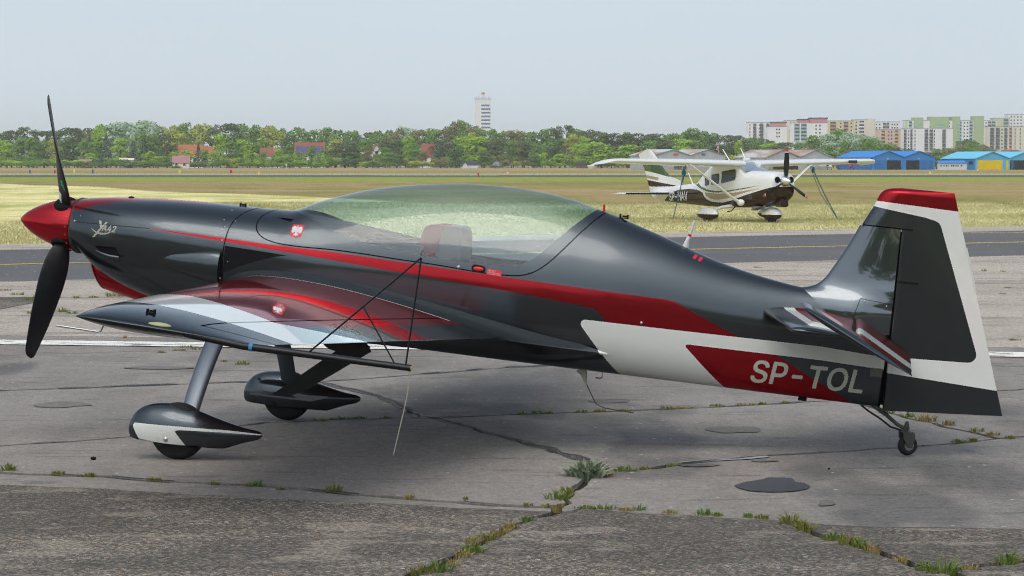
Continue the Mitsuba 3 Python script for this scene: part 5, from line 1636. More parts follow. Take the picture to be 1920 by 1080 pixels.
add(k, 'radar_dish', boxm((3.0, .8, 2.0), (.4, 3, ztop + 5.2), bevel=.2), 'wall_coral', False, Mt)
add(k, 'aerial', cat(*[boxm((.14, .14, h), (x, 2, ztop + h / 2 + .3)) for x, h in ((-5.5, 2.4), (-4, 3.2), (-2.5, 4.4), (2.5, 2.6), (5.6, 2.4))]), 'pole_grey', False, Mt)

# ---- apartment blocks
def block(label, px0, px1, ytop, depth, wall, cols=(), floors=None, thick=14, top=None, ybot=292, side=None, ang=0.0, pitch=2.85):
    """cols: (u0, u1, what) strips of the facade, filled on every floor"""
    depth = depth * K
    a, b = D(px0, 305, depth), D(px1, 305, depth)
    w, h = b[0] - a[0], D((px0 + px1) / 2, ytop, depth)[2]
    M = rotz(ang, (a[0], depth, 0))
    k = thing('apartment_block', label, 'apartment block')
    add(k, 'wall', boxm((w, thick, h), (w / 2, thick / 2, h / 2)), wall, False, M)
    add(k, 'roof', boxm((w + .5, thick + .5, .45), (w / 2, thick / 2, h + .22)), top or 'roof_slate', False, M)
    zlow = D((px0 + px1) / 2, ybot, depth)[2]
    zs = [z for z in np.arange(h - 2.0, 4, -pitch) if z > zlow]
    for (u0, u1, what, *mat) in cols:
        x0, x1 = u0 * w, u1 * w
        if what == 'strip':
            add(k, 'facade_strip', boxm((x1 - x0, .3, h - .2), ((x0 + x1) / 2, -.12, h / 2 - .1)), mat[0], False, M)
        elif what == 'tower':
            add(k, 'stair_tower', boxm((x1 - x0, thick, h + mat[1]), ((x0 + x1) / 2, thick / 2 - .5, (h + mat[1]) / 2)), mat[0], False, M)
        else:
            n = max(1, int(round((x1 - x0) / (2.6 if what == 'win' else 3.6))))
            for z in zs:
                for i in range(n):
                    xc = x0 + (i + .5) * (x1 - x0) / n
                    if what == 'win':
                        add(k, 'window', boxm((1.25, .14, 1.35), (xc, -.05, z)), 'window_dark', False, M)
                    elif what == 'tall':
                        add(k, 'window', boxm((.8, .14, 1.9), (xc, -.05, z)), 'window_dark', False, M)
                    else:
                        wd = (x1 - x0) / n * .88
                        bk = add(k, 'balcony', boxm((wd, 1.1, 1.0), (xc, -.56, z - .75)), mat[0], False, M)
                        add(bk, 'recess', boxm((wd, .12, 1.5), (xc, -.05, z + .55)), 'window_dark', False, M)
    return k, M, w, h


block('grey white block with dark balcony columns, the leftmost apartment block', 1402, 1475, 230, 1460, 'wall_white', [(.02, .08, 'tall'), (.13, .22, 'balc', 'balcony_dark'), (.26, .42, 'win'), (.30, .40, 'balc', 'balcony_dark'), (.46, .56, 'balc', 'balcony_dark'), (.60, .72, 'balc', 'balcony_dark')], ybot=268)
k, M, w, h = block('plain white gable with a coral penthouse, second block from the left', 1440, 1475, 238, 1420, 'wall_white', [(.40, .66, 'win')], ybot=262)
add(k, 'penthouse', boxm((w * .8, 10, 3.0), (w * .58, 6, h + 1.8)), 'wall_coral', False, M)
add(k, 'penthouse_roof', boxm((w * .84, 11, .9), (w * .58, 6, h + 3.7)), 'roof_dark', False, M)
block('narrow cream block behind the coral penthouse', 1472, 1494, 226.5, 1500, 'wall_cream', [(.3, .9, 'win')], ybot=262)
k, M, w, h = block('big white block with a dark roofed pink penthouse', 1485, 1551, 231, 1410, 'wall_white', [(.62, .84, 'win'), (.05, .22, 'balc', 'balcony_teal'), (.24, .42, 'balc', 'balcony_teal')], ybot=266)
add(k, 'penthouse', boxm((w * .50, 10, 3.2), (w * .75, 6, h + 1.9)), 'wall_pink', False, M)
add(k, 'penthouse_roof', boxm((w * .53, 11, 1.0), (w * .75, 6, h + 4.0)), 'roof_dark', False, M)
add(k, 'penthouse', boxm((w * .30, 10, 2.4), (w * .33, 6, h + 1.4)), 'wall_pink', False, M)
add(k, 'penthouse_roof', boxm((w * .32, 11, .9), (w * .33, 6, h + 3.0)), 'roof_dark', False, M)
block('yellow block with orange balconies right of the pink penthouse', 1553, 1601, 227, 1470, 'wall_yellow', [(.05, .30, 'balc', 'balcony_orange'), (.40, .55, 'win'), (.58, .78, 'balc', 'balcony_orange'), (.80, .98, 'win')], ybot=268)
block('beige block with a lift house on its roof', 1600, 1640, 225, 1480, 'wall_cream', [(.05, .2, 'win'), (.25, .5, 'balc', 'wall_white'), (.62, .95, 'tower', 'wall_cream', 1.2)], ybot=270)
block('pinkish white block behind the salmon coloured block', 1637, 1687, 229, 1500, 'wall_white', [(.05, .3, 'win'), (.35, .6, 'balc', 'wall_grey'), (.65, .95, 'win')], ybot=270)
block('salmon block with yellow balconies', 1646, 1702, 243, 1440, 'wall_salmon', [(.10, .24, 'balc', 'balcony_yellow'), (.30, .5, 'win'), (.55, .68, 'balc', 'balcony_yellow'), (.75, .95, 'win')], ybot=272)
block('long white block with lime green stair towers, the widest apartment block', 1696, 1868, 226, 1500, 'wall_white', [(0, .03, 'strip', 'wall_lime'), (.04, .08, 'balc', 'balcony_teal'), (.095, .20, 'tower', 'wall_green', 2.6), (.13, .18, 'balc', 'balcony_teal'), (.28, .33, 'strip', 'wall_lime'), (.27, .48, 'tower', 'wall_green', 3.2),
       (.34, .42, 'balc', 'balcony_teal'), (.43, .50, 'win'), (.515, .60, 'tower', 'wall_green', 3.4), (.56, .62, 'balc', 'balcony_teal'), (.63, .70, 'win'), (.70, .74, 'balc', 'balcony_teal'), (.745, .86, 'tower', 'wall_green', 3.8), (.80, .9, 'win'), (.90, .99, 'balc', 'balcony_teal')], ybot=282)
block('white modern block with dark oval balconies', 1694, 1786, 241, 1400, 'wall_white', [(0, .06, 'balc', 'balcony_dark'), (.08, .12, 'tall'), (.13, .18, 'balc', 'balcony_dark'), (.20, .26, 'tall'), (.42, .50, 'balc', 'balcony_dark'), (.52, .60, 'balc', 'balcony_dark'), (.61, .64, 'tall'), (.78, .86, 'balc', 'balcony_dark')], ybot=280)
block('lime green and white block left of the tallest white block', 1862, 1892, 222, 1520, 'wall_lime', [(.0, .55, 'strip', 'wall_lime'), (.6, .95, 'balc', 'balcony_teal')], ybot=282)
block('tall white block at the right edge of the picture', 1889, 1950, 215, 1560, 'wall_white', [(.05, .45, 'win'), (.5, .9, 'balc', 'wall_grey')], ybot=282)
block('beige block with maroon balconies at the right edge', 1853, 1960, 238, 1390, 'wall_cream', [(.02, .10, 'balc', 'balcony_dark'), (.12, .2, 'balc', 'balcony_dark'), (.20, .27, 'win'), (.27, .33, 'balc', 'balcony_dark'), (.36, .41, 'balc', 'wall_pink'), (.42, .60, 'tall'), (.62, .70, 'balc', 'balcony_dark')], ybot=282)
side_house('house with a grey slate roof left of the red roof, below the beige block', 1852, 290, 760, 7.5, 6, 4.0, 6.6, .2, 'wall_white', 'roof_slate')
side_house('house with a red roof below the beige block on the right', 1893, 290, 765, 6.5, 6, 5.0, 7.4, -.2, 'wall_white', 'roof_red')

# ---- small things on the field
def marker(label, px, py, depth, mat, w, h, group=None, nm='marker_flag'):
    depth = depth * K
    p = D(px, py, depth)
    k = thing(nm, label, nm.replace('_', ' '), group)
    M = rotz(.2, (p[0], depth, -.04))
    add(k, 'pole', boxm((.035, .035, h + .35), (0, 0, (h + .35) / 2)), 'pole_grey', False, M)
    add(k, 'flag', loft([np.array([(0, o, h * .35), (w, o + .04, h * .30), (w * .95, o + .06, h + .28), (0, o, h + .33)]) for o in (-.012, .012)]), mat, False, M)


for px, py, m, w, h, c, where in ((54, 324, 'sign_blue', .5, .6, 'blue', 'at the far left'), (101, 323, 'sticker_red', .5, .6, 'red', 'left of the propeller blade'), (137, 324, 'flag_yellow', .55, .85, 'yellow', 'right of the propeller blade'), (172, 324, 'sign_blue', .5, .7, 'blue', 'right of the propeller blade'),
                                 (335, 324, 'flag_yellow', .5, .75, 'yellow', 'below the pink roofed house'), (431, 324, 'sticker_red', .6, .65, 'red', 'below the low orange roofed hut'), (895, 331, 'sticker_red', .35, .45, 'red', 'in front of the runway, above the canopy')):
    marker(f'small {c} marker flag beside the distant runway {where}', px, py, 290 if py < 330 else 220, m, w * .65, h * .62)
matte('flag_yellow', (.70, .65, .10), .7)
for px, py, dep, lab in ((486, 325.5, 286, 'orange and white runway marker left of the canopy'), (952, 325, 290, 'orange and white runway marker above the canopy'), (1744, 324, 300, 'orange and white runway marker before the blue hangar'), (1833, 319.5, 400, 'white runway marker before the yellow doors')):
    p = D(px, py, dep * K)
    k = thing('runway_marker', lab, 'runway marker')
    solo(k, lathe([(0, .02), (0, .22), (.12, .22), (.45, .05), (.46, .01)], 10, 'z'), 'marker_orange', 40, shift(p[0], p[1], -.03))
matte('marker_orange', (.75, .45, .22), .6)
p = D(537, 314, 560 * K)
k = thing('marker_post', 'white marker post at the edge of the field below the solar panels', 'post')
solo(k, cat(boxm((.22, .22, 1.0), (0, 0, .5)), boxm((.5, .3, .55), (0, 0, 1.25))), 'metal_white', False, shift(p[0], p[1], -.05))
# wind sock
p = D(1347.5, 305, 500 * K)
k = thing('wind_sock', 'red and white wind sock on a pole above the grey hangar', 'wind sock')
Mw = shift(p[0], p[1], 0)
ztop_ = D(1347.5, 272, 500 * K)[2]
add(k, 'pole', boxm((.14, .14, ztop_), (0, 0, ztop_ / 2)), 'metal_white', False, Mw)
for i in range(4):
    x0, x1 = -.14 * i, -.14 * (i + 1)
    add(k, 'sock_band', tube([(x0, 0, ztop_ - .1 - .32 * i), (x1, 0, ztop_ - .1 - .32 * (i + 1))], [.30 - .03 * i, .27 - .03 * i], 10), 'sticker_red' if i % 2 == 0 else 'metal_white', 40, Mw)


# small parked airplanes far behind
def far_plane(label, px, depth, ang, mat, s=1.0, sc=1.0):
    depth = depth * K
    p = D(px, 317, depth)
    M = rotz(ang, (p[0], depth, -.05), s)
    k = thing('small_airplane', label, 'airplane')
    fu = loft([np.array([(x, w * math.cos(a), zc + hh * math.sin(a)) for a in np.linspace(0, 2 * np.pi, 12, endpoint=False)]) for x, w, zc, hh in ((-1.9, .1, 1.05, .1), (-1.7, .35, 1.05, .35), (-.6, .45, 1.1, .5), (.6, .45, 1.15, .55), (1.8, .28, 1.15, .3), (4.3, .06, 1.2, .1))])
    add(k, 'fuselage', fu, mat, 50, M)
    add(k, 'wing', boxm((1.3, 9.5, .14), (-.1, 0, 1.75), bevel=.05), mat, False, M)
    add(k, 'fin', loft([np.array([(3.6, y, 1.2), (4.4, y, 1.2), (4.5, y, 2.1), (4.1, y, 2.1)]) for y in (-.03, .03)]), mat, False, M)
    add(k, 'tailplane', boxm((.8, 2.8, .06), (4.1, 0, 1.25)), mat, False, M)
    add(k, 'window', boxm((.9, .94, .35), (.0, 0, 1.42), bevel=.08), 'window_dark', False, M)
    for y in (-.9, 0, .9):
        add(k, 'wheel', lathe([(-.07, .02), (-.07, .2), (.07, .2), (.07, .02)], 12, 'y', (-.6 if y else -1.6, y, .2)), 'black_rubber', 40, M)
    return k


far_plane('small red high wing airplane parked under the far wing of the white airplane', 1596, 468, 1.25, 'plane_red', .85)
matte('plane_red', (.60, .05, .07), .4, .4)
far_plane('small white airplane parked left of the red one', 1553, 476, 2.2, 'metal_white', .8)
far_plane('white airplane farther left among the parked ones', 1528, 484, .7, 'metal_white', .75)
# ================================================================== the white high wing airplane on the grass
# frame: x aft from the spinner tip, y to its right wing (towards us), z up
CAL = 1.045
CA = np.array([-math.cos(CAL), math.sin(CAL), 0])
CY = np.array([-math.sin(CAL), -math.cos(CAL), 0])
CO = np.array([8.70, 70.2, -.075])
CM = frame(CA * .993, CY * .993, np.array([0, 0, .993]), CO)
if np.linalg.det(CM[:3, :3]) < 0:
    CA_FLIP = True
CIN = np.linalg.inv(CM)


def mesh_c(m):
    """mirror-proof: the frame is left handed, so turn the faces"""
    if isinstance(m, tuple):
        return (m[0], np.asarray(m[1])[:, ::-1]) if np.linalg.det(CM[:3, :3]) < 0 else m
    if np.linalg.det(CM[:3, :3]) < 0:
        m = m.copy()
        m.invert()
    return m


def cadd(parent, name, mesh, mat, smooth=40, label=None):
    m = mesh_c(mesh)
    v = np.asarray(m[0] if isinstance(m, tuple) else m.vertices)
    f = np.asarray(m[1] if isinstance(m, tuple) else m.faces)
    v = v @ CM[:3, :3].T + CM[:3, 3]
    return add(parent, name, (v, f), mat, smooth, label=label)


def cair(p):
    q = [p.x, p.y, p.z]
    return [sum(float(CIN[i, k]) * q[k] for k in range(3)) + float(CIN[i, 3]) for i in range(3)]


BROWN, TAN, OLIVE, CWHITE = (.032, .015, .012), (.40, .31, .20), (.075, .12, .065), (.78, .78, .77)
C_BROWN = [(7.1, .3), (6.92, .58), (6.70, .72), (6.42, .86), (6.10, .97), (5.66, 1.04), (5.05, 1.07), (4.60, 1.06), (4.3, 1.02), (4.08, .95), (4.0, .85), (3.85, .74), (3.5, .66), (2.93, .64), (2.3, .74), (1.78, .87), (1.1, 1.01), (.58, 1.12), (.0, 1.24), (.0, .2)]
C_TAN = [(3.93, .97), (3.86, .86), (3.6, .77), (3.2, .73), (2.6, .79), (1.9, .93), (1.2, 1.07), (.8, 1.14), (1.5, 1.06), (2.3, .97), (3.1, .93)]
C_GREEN = [(5.0, 1.28), (4.6, 1.20), (4.2, 1.08), (3.8, 1.0), (3.3, .965), (2.6, 1.0), (1.6, 1.11), (.9, 1.22), (1.6, 1.145), (2.6, 1.04), (3.3, 1.02), (3.8, 1.07), (4.2, 1.16), (4.5, 1.30)]


def cess_colour(p, n, uv):
    x, y, z = cair(p)
    c = mi.Color3f(*CWHITE)
    c = dr.select(inside(C_BROWN, x, z), mi.Color3f(*BROWN), c)
    c = dr.select(inside(C_TAN, x, z), mi.Color3f(*TAN), c)
    return dr.select(inside(C_GREEN, x, z), mi.Color3f(*OLIVE), c)


def cfin_colour(p, n, uv):
    x, y, z = cair(p)
    c = mi.Color3f(*CWHITE)
    u = z - .10 * (x - 7.6)
    curve = .12 * dr.maximum(7.75 - x, 0)
    c = dr.select((u > 1.60 - curve * .4) & (z < 2.06), mi.Color3f(*OLIVE), c)
    c = dr.select((u > 1.36) & (u < 1.46) & (x > 7.35), mi.Color3f(*TAN), c)
    c = dr.select((u > 1.10 + curve) & (u < 1.30 + .02 * curve), mi.Color3f(*BROWN), c)
    c = dr.select((u > 1.47) & (u < 1.50), mi.Color3f(*CWHITE), c)
    return c


def pantc_colour(p, n, uv):
    x, y, z = cair(p)
    return dr.select(z < .285, mi.Color3f(*BROWN), mi.Color3f(*CWHITE))


for nm, fn in (('cess_body', cess_colour), ('cess_fin', cfin_colour), ('cess_pant', pantc_colour)):
    scene[nm] = {'type': 'twosided', 'bsdf': {'type': 'plastic', 'diffuse_reflectance': proc(fn), 'int_ior': 1.45}}
scene['cess_white'] = {'type': 'twosided', 'bsdf': {'type': 'plastic', 'diffuse_reflectance': rgb(CWHITE), 'int_ior': 1.45}}
scene['cess_glass'] = {'type': 'twosided', 'bsdf': {'type': 'plastic', 'diffuse_reflectance': rgb((.025, .028, .033)), 'int_ior': 1.6}}
scene['cess_screen'] = {'type': 'twosided', 'bsdf': {'type': 'blendbsdf', 'weight': .35, 'a': {'type': 'plastic', 'diffuse_reflectance': rgb((.10, .115, .14)), 'int_ior': 1.6}, 'b': {'type': 'roughconductor', 'alpha': .12}}}

ces = thing('high_wing_airplane', 'white and brown high wing airplane lettered SP-HAV tied down on the grass', 'airplane')
cx = [.30, .36, .55, .8, 1.2, 1.65, 1.75, 2.25, 2.6, 3.2, 3.6, 4.0, 4.4, 4.75, 5.5, 6.4, 7.2, 7.66]
cb = pchip(cx, [.90, .80, .68, .60, .54, .50, .50, .49, .49, .49, .49, .49, .505, .52, .555, .60, .645, .72])
ct = pchip(cx, [1.58, 1.60, 1.645, 1.67, 1.68, 1.69, 1.70, 1.72, 1.72, 1.72, 1.66, 1.53, 1.40, 1.29, 1.22, 1.15, 1.08, 1.02])
cw = pchip(cx, [.40, .45, .50, .53, .55, .56, .56, .565, .565, .56, .54, .50, .45, .41, .335, .235, .145, .085])


def c_side(x, z):
    zt, zb = ct(x), cb(x)
    m, hgt = (zt + zb) / 2, (zt - zb) / 2
    u = np.clip(np.abs(z - m) / hgt, 0, 1)
    return cw(x) * (1 - u ** 3.4) ** (1 / 3.4)


rings = []
for x in np.linspace(.30, 7.66, 90):
    a = np.arange(48) * 2 * np.pi / 48
    c, s = np.cos(a), np.sin(a)
    e = 2 / 3.4
    m, hgt = (ct(x) + cb(x)) / 2, (ct(x) - cb(x)) / 2
    rings.append(np.stack([x + 0 * a, cw(x) * np.sign(c) * np.abs(c) ** e, m + hgt * np.sign(s) * np.abs(s) ** e], 1))
cadd(ces, 'fuselage', loft(rings), 'cess_body', 50)
cab = []
for x, zt, w in ((1.78, 1.62, .50), (2.25, 1.95, .50), (2.7, 1.99, .52), (3.2, 1.98, .51), (3.7, 1.86, .47), (4.25, 1.56, .40), (4.7, 1.26, .34)):
    cab.append(np.array([(x, -w * 1.06, 1.2), (x, -w, zt - .12), (x, -w * .8, zt), (x, w * .8, zt), (x, w, zt - .12), (x, w * 1.06, 1.2)]))
cadd(ces, 'cabin_roof', loft(cab), 'cess_white', 30)
cadd(ces, 'windshield', loft([np.array([(x, y * w, z) for y in np.linspace(-1, 1, 9) for x, z, w in [(x0 + .10 * abs(y) ** 2, z0, w0)]] + [(x0 + .3, 0, z0 - .04)]) for x0, z0, w0 in ((1.62, 1.665, .50), (1.85, 1.80, .50), (2.12, 1.93, .48), (2.24, 1.965, .45))], cap=False), 'cess_screen', 40)
cadd(ces, 'rear_window', loft([np.array([(x, -w, z), (x, w, z), (x + .03, w, z - .03), (x + .03, -w, z - .03)]) for x, z, w in ((3.86, 1.79, .36), (4.2, 1.60, .33), (4.62, 1.33, .27))]), 'cess_screen', False)
for sgn in (1, -1):
    for q in ([(3.92, 1.43), (3.72, 1.44), (3.68, 1.24), (3.88, 1.22)], [(3.50, 1.52), (3.12, 1.56), (3.09, 1.29), (3.46, 1.25)], [(2.90, 1.63), (2.22, 1.70), (2.19, 1.42), (2.88, 1.30)]):
        pz = Polygon(q).buffer(.03, quad_segs=3)
        v, f = flat_poly(pz)
        v3, f3 = trimesh.remesh.subdivide_to_size(np.stack([v[:, 0], 0 * v[:, 0], v[:, 1]], 1), f, .15)
        yy = np.maximum(c_side(v3[:, 0], np.minimum(v3[:, 2], ct(v3[:, 0]) - .12)), .53 - .06 * np.clip(v3[:, 0] - 3.2, 0, 1))
        v3[:, 1] = sgn * (yy + .02)
        cadd(ces, 'window', (v3, f3), 'cess_glass', False)
# nose: spinner, propeller, openings
cadd(ces, 'spinner', lathe([(-.02, .003), (.02, .05), (.10, .105), (.20, .15), (.30, .175), (.33, .175), (.33, .1)], 28, 'x', (0, 0, 1.36)), 'spinner_metal', 40)
scene['spinner_metal'] = {'type': 'twosided', 'bsdf': {'type': 'roughconductor', 'material': 'Al', 'alpha': .18}}
cb_r = np.array([.10, .2, .35, .55, .75, .92, 1.0])
for deg in (2, 122, 242):
    rs = []
    for r_, c_, tw_ in zip(np.linspace(.12, 1.0, 18), np.interp(np.linspace(.12, 1, 18), [.12, .3, .6, .9, 1], [.09, .15, .165, .13, .07]), np.radians(np.linspace(55, 18, 18))):
        a = np.arange(12) * 2 * np.pi / 12
        u, v = np.cos(a) * c_ / 2, np.sin(a) * .014
        rs.append(np.stack([.21 + u * math.sin(tw_) + v * math.cos(tw_), u * math.cos(tw_) - v * math.sin(tw_), r_ + 0 * u], 1))
    B = shift(0, 0, 1.36) @ turn_x(deg)
    bk = cadd(ces, 'propeller_blade', loft(rs[:16]).apply_transform(B), 'blade_black', 40)
    cadd(bk, 'white_tip', loft([rs[15] * [1, 1, 1], rs[16] - [0, 0, .02]]).apply_transform(B), 'metal_white', 40)
    cadd(bk, 'red_tip', loft([rs[16] - [0, 0, .02], rs[17]]).apply_transform(B), 'sticker_red', 40)
for y in (.27, -.27):
    cadd(ces, 'cowl_inlet', lathe([(0, .01), (0, .10), (.06, .10), (.06, .01)], 16, 'x', (.285, y, 1.40)), 'dark_matte', 40)
cadd(ces, 'chin_scoop', boxm((.40, .30, .28), (.42, 0, .68), bevel=.05), 'cess_body', 30)
cadd(ces, 'exhaust_pipe', tube([(.95, .25, .60), (1.05, .27, .46)], .045, 10), 'dull_steel', 40)
cadd(ces, 'cowl_flap', loft([np.array([(1.0, y, .56), (1.35, y, .55), (1.45, y, .43), (1.42, y, .42), (1.0, y, .54)]) for y in (.20, .45)]), 'dull_steel', False)
# wings with struts
for sgn in (1, -1):
    rg = []
    for y, le, te, zc, h in ((.30, 1.93, 3.55, 1.90, .115), (2.7, 1.95, 3.55, 1.95, .115), (5.06, 2.12, 3.28, 2.005, .075), (5.18, 2.16, 3.27, 2.0, .06), (5.37, 2.40, 3.25, 1.93, .03), (5.43, 2.7, 3.22, 1.90, .008)):
        t, q = AF[:, 0], AF[:, 1]
        rg.append(np.stack([le + (te - le) * t, sgn * y + 0 * t, zc - .05 * t + q * h * np.where(q > 0, 1.15, .75)], 1))
    wk = cadd(ces, 'wing', loft(rg[:4] if True else rg), 'cess_white', 35)
    cadd(wk, 'tip_cap', loft(rg[3:]), 'cess_white', 40)
    cadd(wk, 'flap_gap', loft([np.array([(3.19 - (.11 if y > 3 else 0) * 1, sgn * y, 1.86 + .02 * y), (3.21 - (.11 if y > 3 else 0), sgn * y, 1.86 + .02 * y), (3.2 - (.11 if y > 3 else 0), sgn * y, 1.83 + .02 * y)]) for y in (.7, 2.7, 4.9)]), 'dark_matte', False)
    sk = cadd(ces, 'wing_strut', loft([np.array([(p_[0] + c_ * math.cos(a), p_[1] * sgn, p_[2] + d_ * math.sin(a)) for a in np.linspace(0, 6.283, 14, endpoint=False)]) for p_, c_, d_ in (((1.80, .60, .66), .085, .07), ((1.84, .80, .76), .07, .045), ((2.02, 2.22, 1.76), .065, .035), ((2.08, 2.45, 1.91), .10, .05))]), 'cess_white', 50)
    cadd(sk, 'foot_fairing', ball([.17, .10, .11], (1.78, .61 * sgn, .665)), 'cess_white', 60)
    leg = tube([(2.55, .35 * sgn, .55), (2.66, .75 * sgn, .50), (2.74, 1.15 * sgn, .33)], [.07, .05, .04], 10)
    cadd(ces, 'gear_leg', leg, 'cess_white', 50)

    def spat(x0, y0, s=1):
        r_ = []
        for x, w, zt, zb in ((-.52, .01, .30, .26), (-.50, .08, .36, .20), (-.42, .14, .43, .14), (-.22, .185, .49, .115), (.0, .19, .50, .115), (.25, .16, .465, .13), (.45, .10, .40, .17), (.60, .03, .31, .24), (.62, .01, .29, .26)):
            a = np.arange(20) * 2 * np.pi / 20
            r_.append(np.stack([x0 + x * s + 0 * a, y0 + w * np.cos(a), (zt + zb) / 2 + (zt - zb) / 2 * np.sin(a)], 1))
        return loft(r_)
    pk = cadd(ces, 'wheel_fairing', spat(2.74, 1.23 * sgn), 'cess_pant', 50)
    cadd(ces, 'wheel', lathe([(-.08, .05), (-.09, .15), (-.05, .21), (.05, .21), (.09, .15), (.08, .05)], 24, 'y', (2.72, 1.23 * sgn, .20)), 'black_rubber', 40)
    rg = []
    for y, le, te, h in ((.06, 6.42, 7.42, .05), (1.80, 6.78, 7.46, .035), (1.90, 6.86, 7.46, .02), (1.96, 7.1, 7.44, .008)):
        t, q = AF2[:, 0], AF2[:, 1]
        rg.append(np.stack([le + (te - le) * t, sgn * y + 0 * t, .90 + q * h], 1))
    hk = cadd(ces, 'tailplane', loft(rg[:2]), 'cess_white', 35)
    cadd(hk, 'tip', loft(rg[1:]), 'cess_white', 40)
    cadd(hk, 'deicing_edge', tube([(6.415, sgn * .2, .90), (6.77, sgn * 1.75, .90)], [.036, .028], 8), 'black_rubber', 50)
cadd(ces, 'wheel_fairing', spat(.95, 0, .85).apply_transform(shift(0, 0, .02)), 'cess_pant', 50)
cadd(ces, 'wheel', lathe([(-.07, .05), (-.08, .13), (-.05, .18), (.05, .18), (.08, .13), (.07, .05)], 24, 'y', (.93, 0, .18)), 'black_rubber', 40)
cadd(ces, 'nose_gear_leg', cat(cyl((1.0, 0, .75), (.96, 0, .42), .035, 10), cyl((1.06, 0, .62), (1.10, 0, .42), .018, 8), cyl((.92, .05, .58), (1.02, -.05, .48), .02, 8)), 'steel', 50)
cadd(ces, 'step', tube([(2.35, .42, .52), (2.38, .55, .38), (2.5, .62, .36)], .018, 8), 'dark_matte', 50)
# fin and rudder
FQ = [(6.15, 1.10), (6.15, 1.34), (6.72, 1.46), (7.09, 1.68), (7.58, 2.10), (7.88, 2.34), (8.00, 2.40), (8.12, 2.385), (8.66, 2.22), (8.27, 1.73), (7.86, .86), (7.66, .74), (7.4, .9)]
fp = Polygon(FQ)
rg = []
cutx = lambda z: 7.42 + .42 * (z - .9)
for sg_ in ('fin', 'rudder'):
    part = fp.intersection(Polygon([(5, .5), (cutx(.5), .5), (cutx(2.6), 2.6), (5, 2.6)]) if sg_ == 'fin' else Polygon([(cutx(.5) + .015, .5), (10, .5), (10, 2.6), (cutx(2.6) + .015, 2.6)]))
    m = extrude(part, .10)
    v = np.asarray(m.vertices)
    half = np.where(v[:, 0] > cutx(v[:, 1]), np.clip(.05 - .05 * (v[:, 0] - cutx(v[:, 1])) / .75, .006, .05), .05)
    m.vertices = np.stack([v[:, 0], np.where(v[:, 2] > .05, half, -half), v[:, 1]], 1)
    cadd(ces, sg_, m, 'cess_fin', False)
cadd(ces, 'beacon', tube([(8.62, 0, 2.235), (8.85, 0, 2.235)], [.02, .008], 6), 'dull_steel', 40)
# letters and small badge on the near flank
tv, tf = flat_text('SP-HAV', .285, 1.30, 0, True)
for piece in trimesh.Trimesh(np.column_stack([tv, 0 * tv[:, 0]]), tf, process=True).split(only_watertight=False):
    v3, f3 = trimesh.remesh.subdivide_to_size(np.asarray(piece.vertices), np.asarray(piece.faces), .08)
    x = 6.42 - v3[:, 0]
    z = .655 + v3[:, 1] + (v3[:, 0] / 1.3) * .04
    cadd(ces, 'registration_letter', (np.stack([x, c_side(x, z) + .010, z], 1), f3), 'metal_white', False)
tv, tf = flat_text('II', .10, .16, 0, True)
x, z = 1.42 - tv[:, 0], .80 + tv[:, 1]
cadd(ces, 'type_badge', (np.stack([x, c_side(x, z) + .010, z], 1), tf), 'print_taupe', False)
for p0, p1 in (((3.1, .1, 2.0), (3.5, .1, 2.38)), ((2.55, -.15, 2.02), (2.85, -.15, 2.42)), ((5.35, 0, 1.22), (5.62, 0, 1.60))):
    cadd(ces, 'antenna', tube([p0, p1], [.024, .014], 8), 'cess_white', 50)
cadd(ces, 'roof_fairing', boxm((.26, .16, .11), (2.45, -.1, 2.05), bevel=.03), 'cess_white', 30)
cadd(ces, 'landing_light', boxm((.06, .36, .10), (1.975, -4.1, 1.975), bevel=.02), 'cess_glass', False)


# tie down ropes: things of their own
def cpt(x, y, z):
    return CM[:3, :3] @ np.array([x, y, z]) + CM[:3, 3]


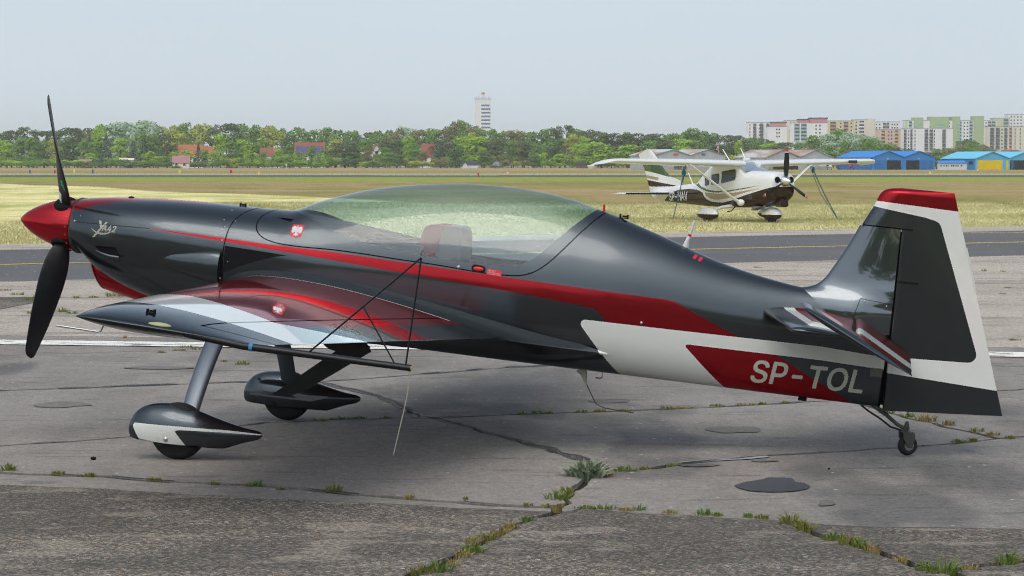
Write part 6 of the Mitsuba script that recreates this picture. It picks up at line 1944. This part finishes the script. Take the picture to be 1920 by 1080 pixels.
matte('rope_blue', (.06, .20, .38), .8, .2)
matte('rope_teal', (.12, .28, .36), .8, .2)
a = cpt(2.15, 2.5, 1.85)
gnd = np.array([*G(1261, 412, -.05), -.05])
kn = a + (gnd - a) * .13
rp = thing('tie_down_rope', 'dark blue knotted tie down rope under the near wing of the white airplane', 'rope')
add(rp, 'cord', tube([a, kn, a + (gnd - a) * .6 + [0.01, 0, -.02], gnd], [.012, .016, .014, .013], 8), 'rope_blue', 60)
add(rp, 'knot', ball([.07, .07, .12], kn, 2), 'rope_blue', 60)
add(rp, 'rope_end', tube([kn, kn + (gnd - kn) * .18 + [.03, 0, 0]], [.035, .02], 8), 'rope_blue', 60)
a = cpt(2.15, -2.5, 1.85)
gnd = np.array([*G(1571, 411, -.05), -.05])
rp = thing('tie_down_rope', 'pale blue double tie down rope under the far wing of the white airplane', 'rope')
add(rp, 'cord', tube([a, a + (gnd - a) * .5 + [-.02, 0, -.03], gnd], .018, 8), 'rope_teal', 60)
add(rp, 'cord', tube([a + [-.05, 0, 0], a + (gnd - a) * .5 + [-.13, 0, -.05], gnd], .011, 8), 'rope_teal', 60)
add(rp, 'knot', ball([.05, .05, .10], a + (gnd - a) * .08, 2), 'rope_blue', 60)
# ================================================================== air
scene['air'] = {'type': 'homogeneous', 'albedo': rgb((.94, .955, .97)), 'sigma_t': .00017}
scene['haze'] = {'type': 'cube', 'to_world': T().translate([0, 1900, 45]).scale([4200, 4000, 47]), 'bsdf': {'type': 'null'}, 'interior': {'type': 'ref', 'id': 'air'}}
scene['camera']['medium'] = {'type': 'ref', 'id': 'air'}
labels['haze'] = {'label': 'thin summer haze over the airfield', 'category': 'haze', 'kind': 'stuff'}

# ---- look-alikes that share a label are told apart by their order in the picture
ORD = 'first second third fourth fifth sixth seventh eighth ninth tenth eleventh twelfth thirteenth fourteenth fifteenth sixteenth seventeenth eighteenth nineteenth twentieth'.split()
by_label = {}
for k in seen_at:
    by_label.setdefault(labels[k]['label'], []).append(k)
for lab, ks in by_label.items():
    if 1 < len(ks) <= 20:
        for i, k in enumerate(sorted(ks, key=seen_at.get)):
            labels[k]['label'] = f'{lab}, {ORD[i]} from left'
for k, d in labels.items():
    w = d.get('label', '').split()
    if len(w) > 16:
        d['label'] = d['label'].replace(' the ', ' ').replace(' at field edge', '').replace('through right gravel slabs', 'between right slabs')
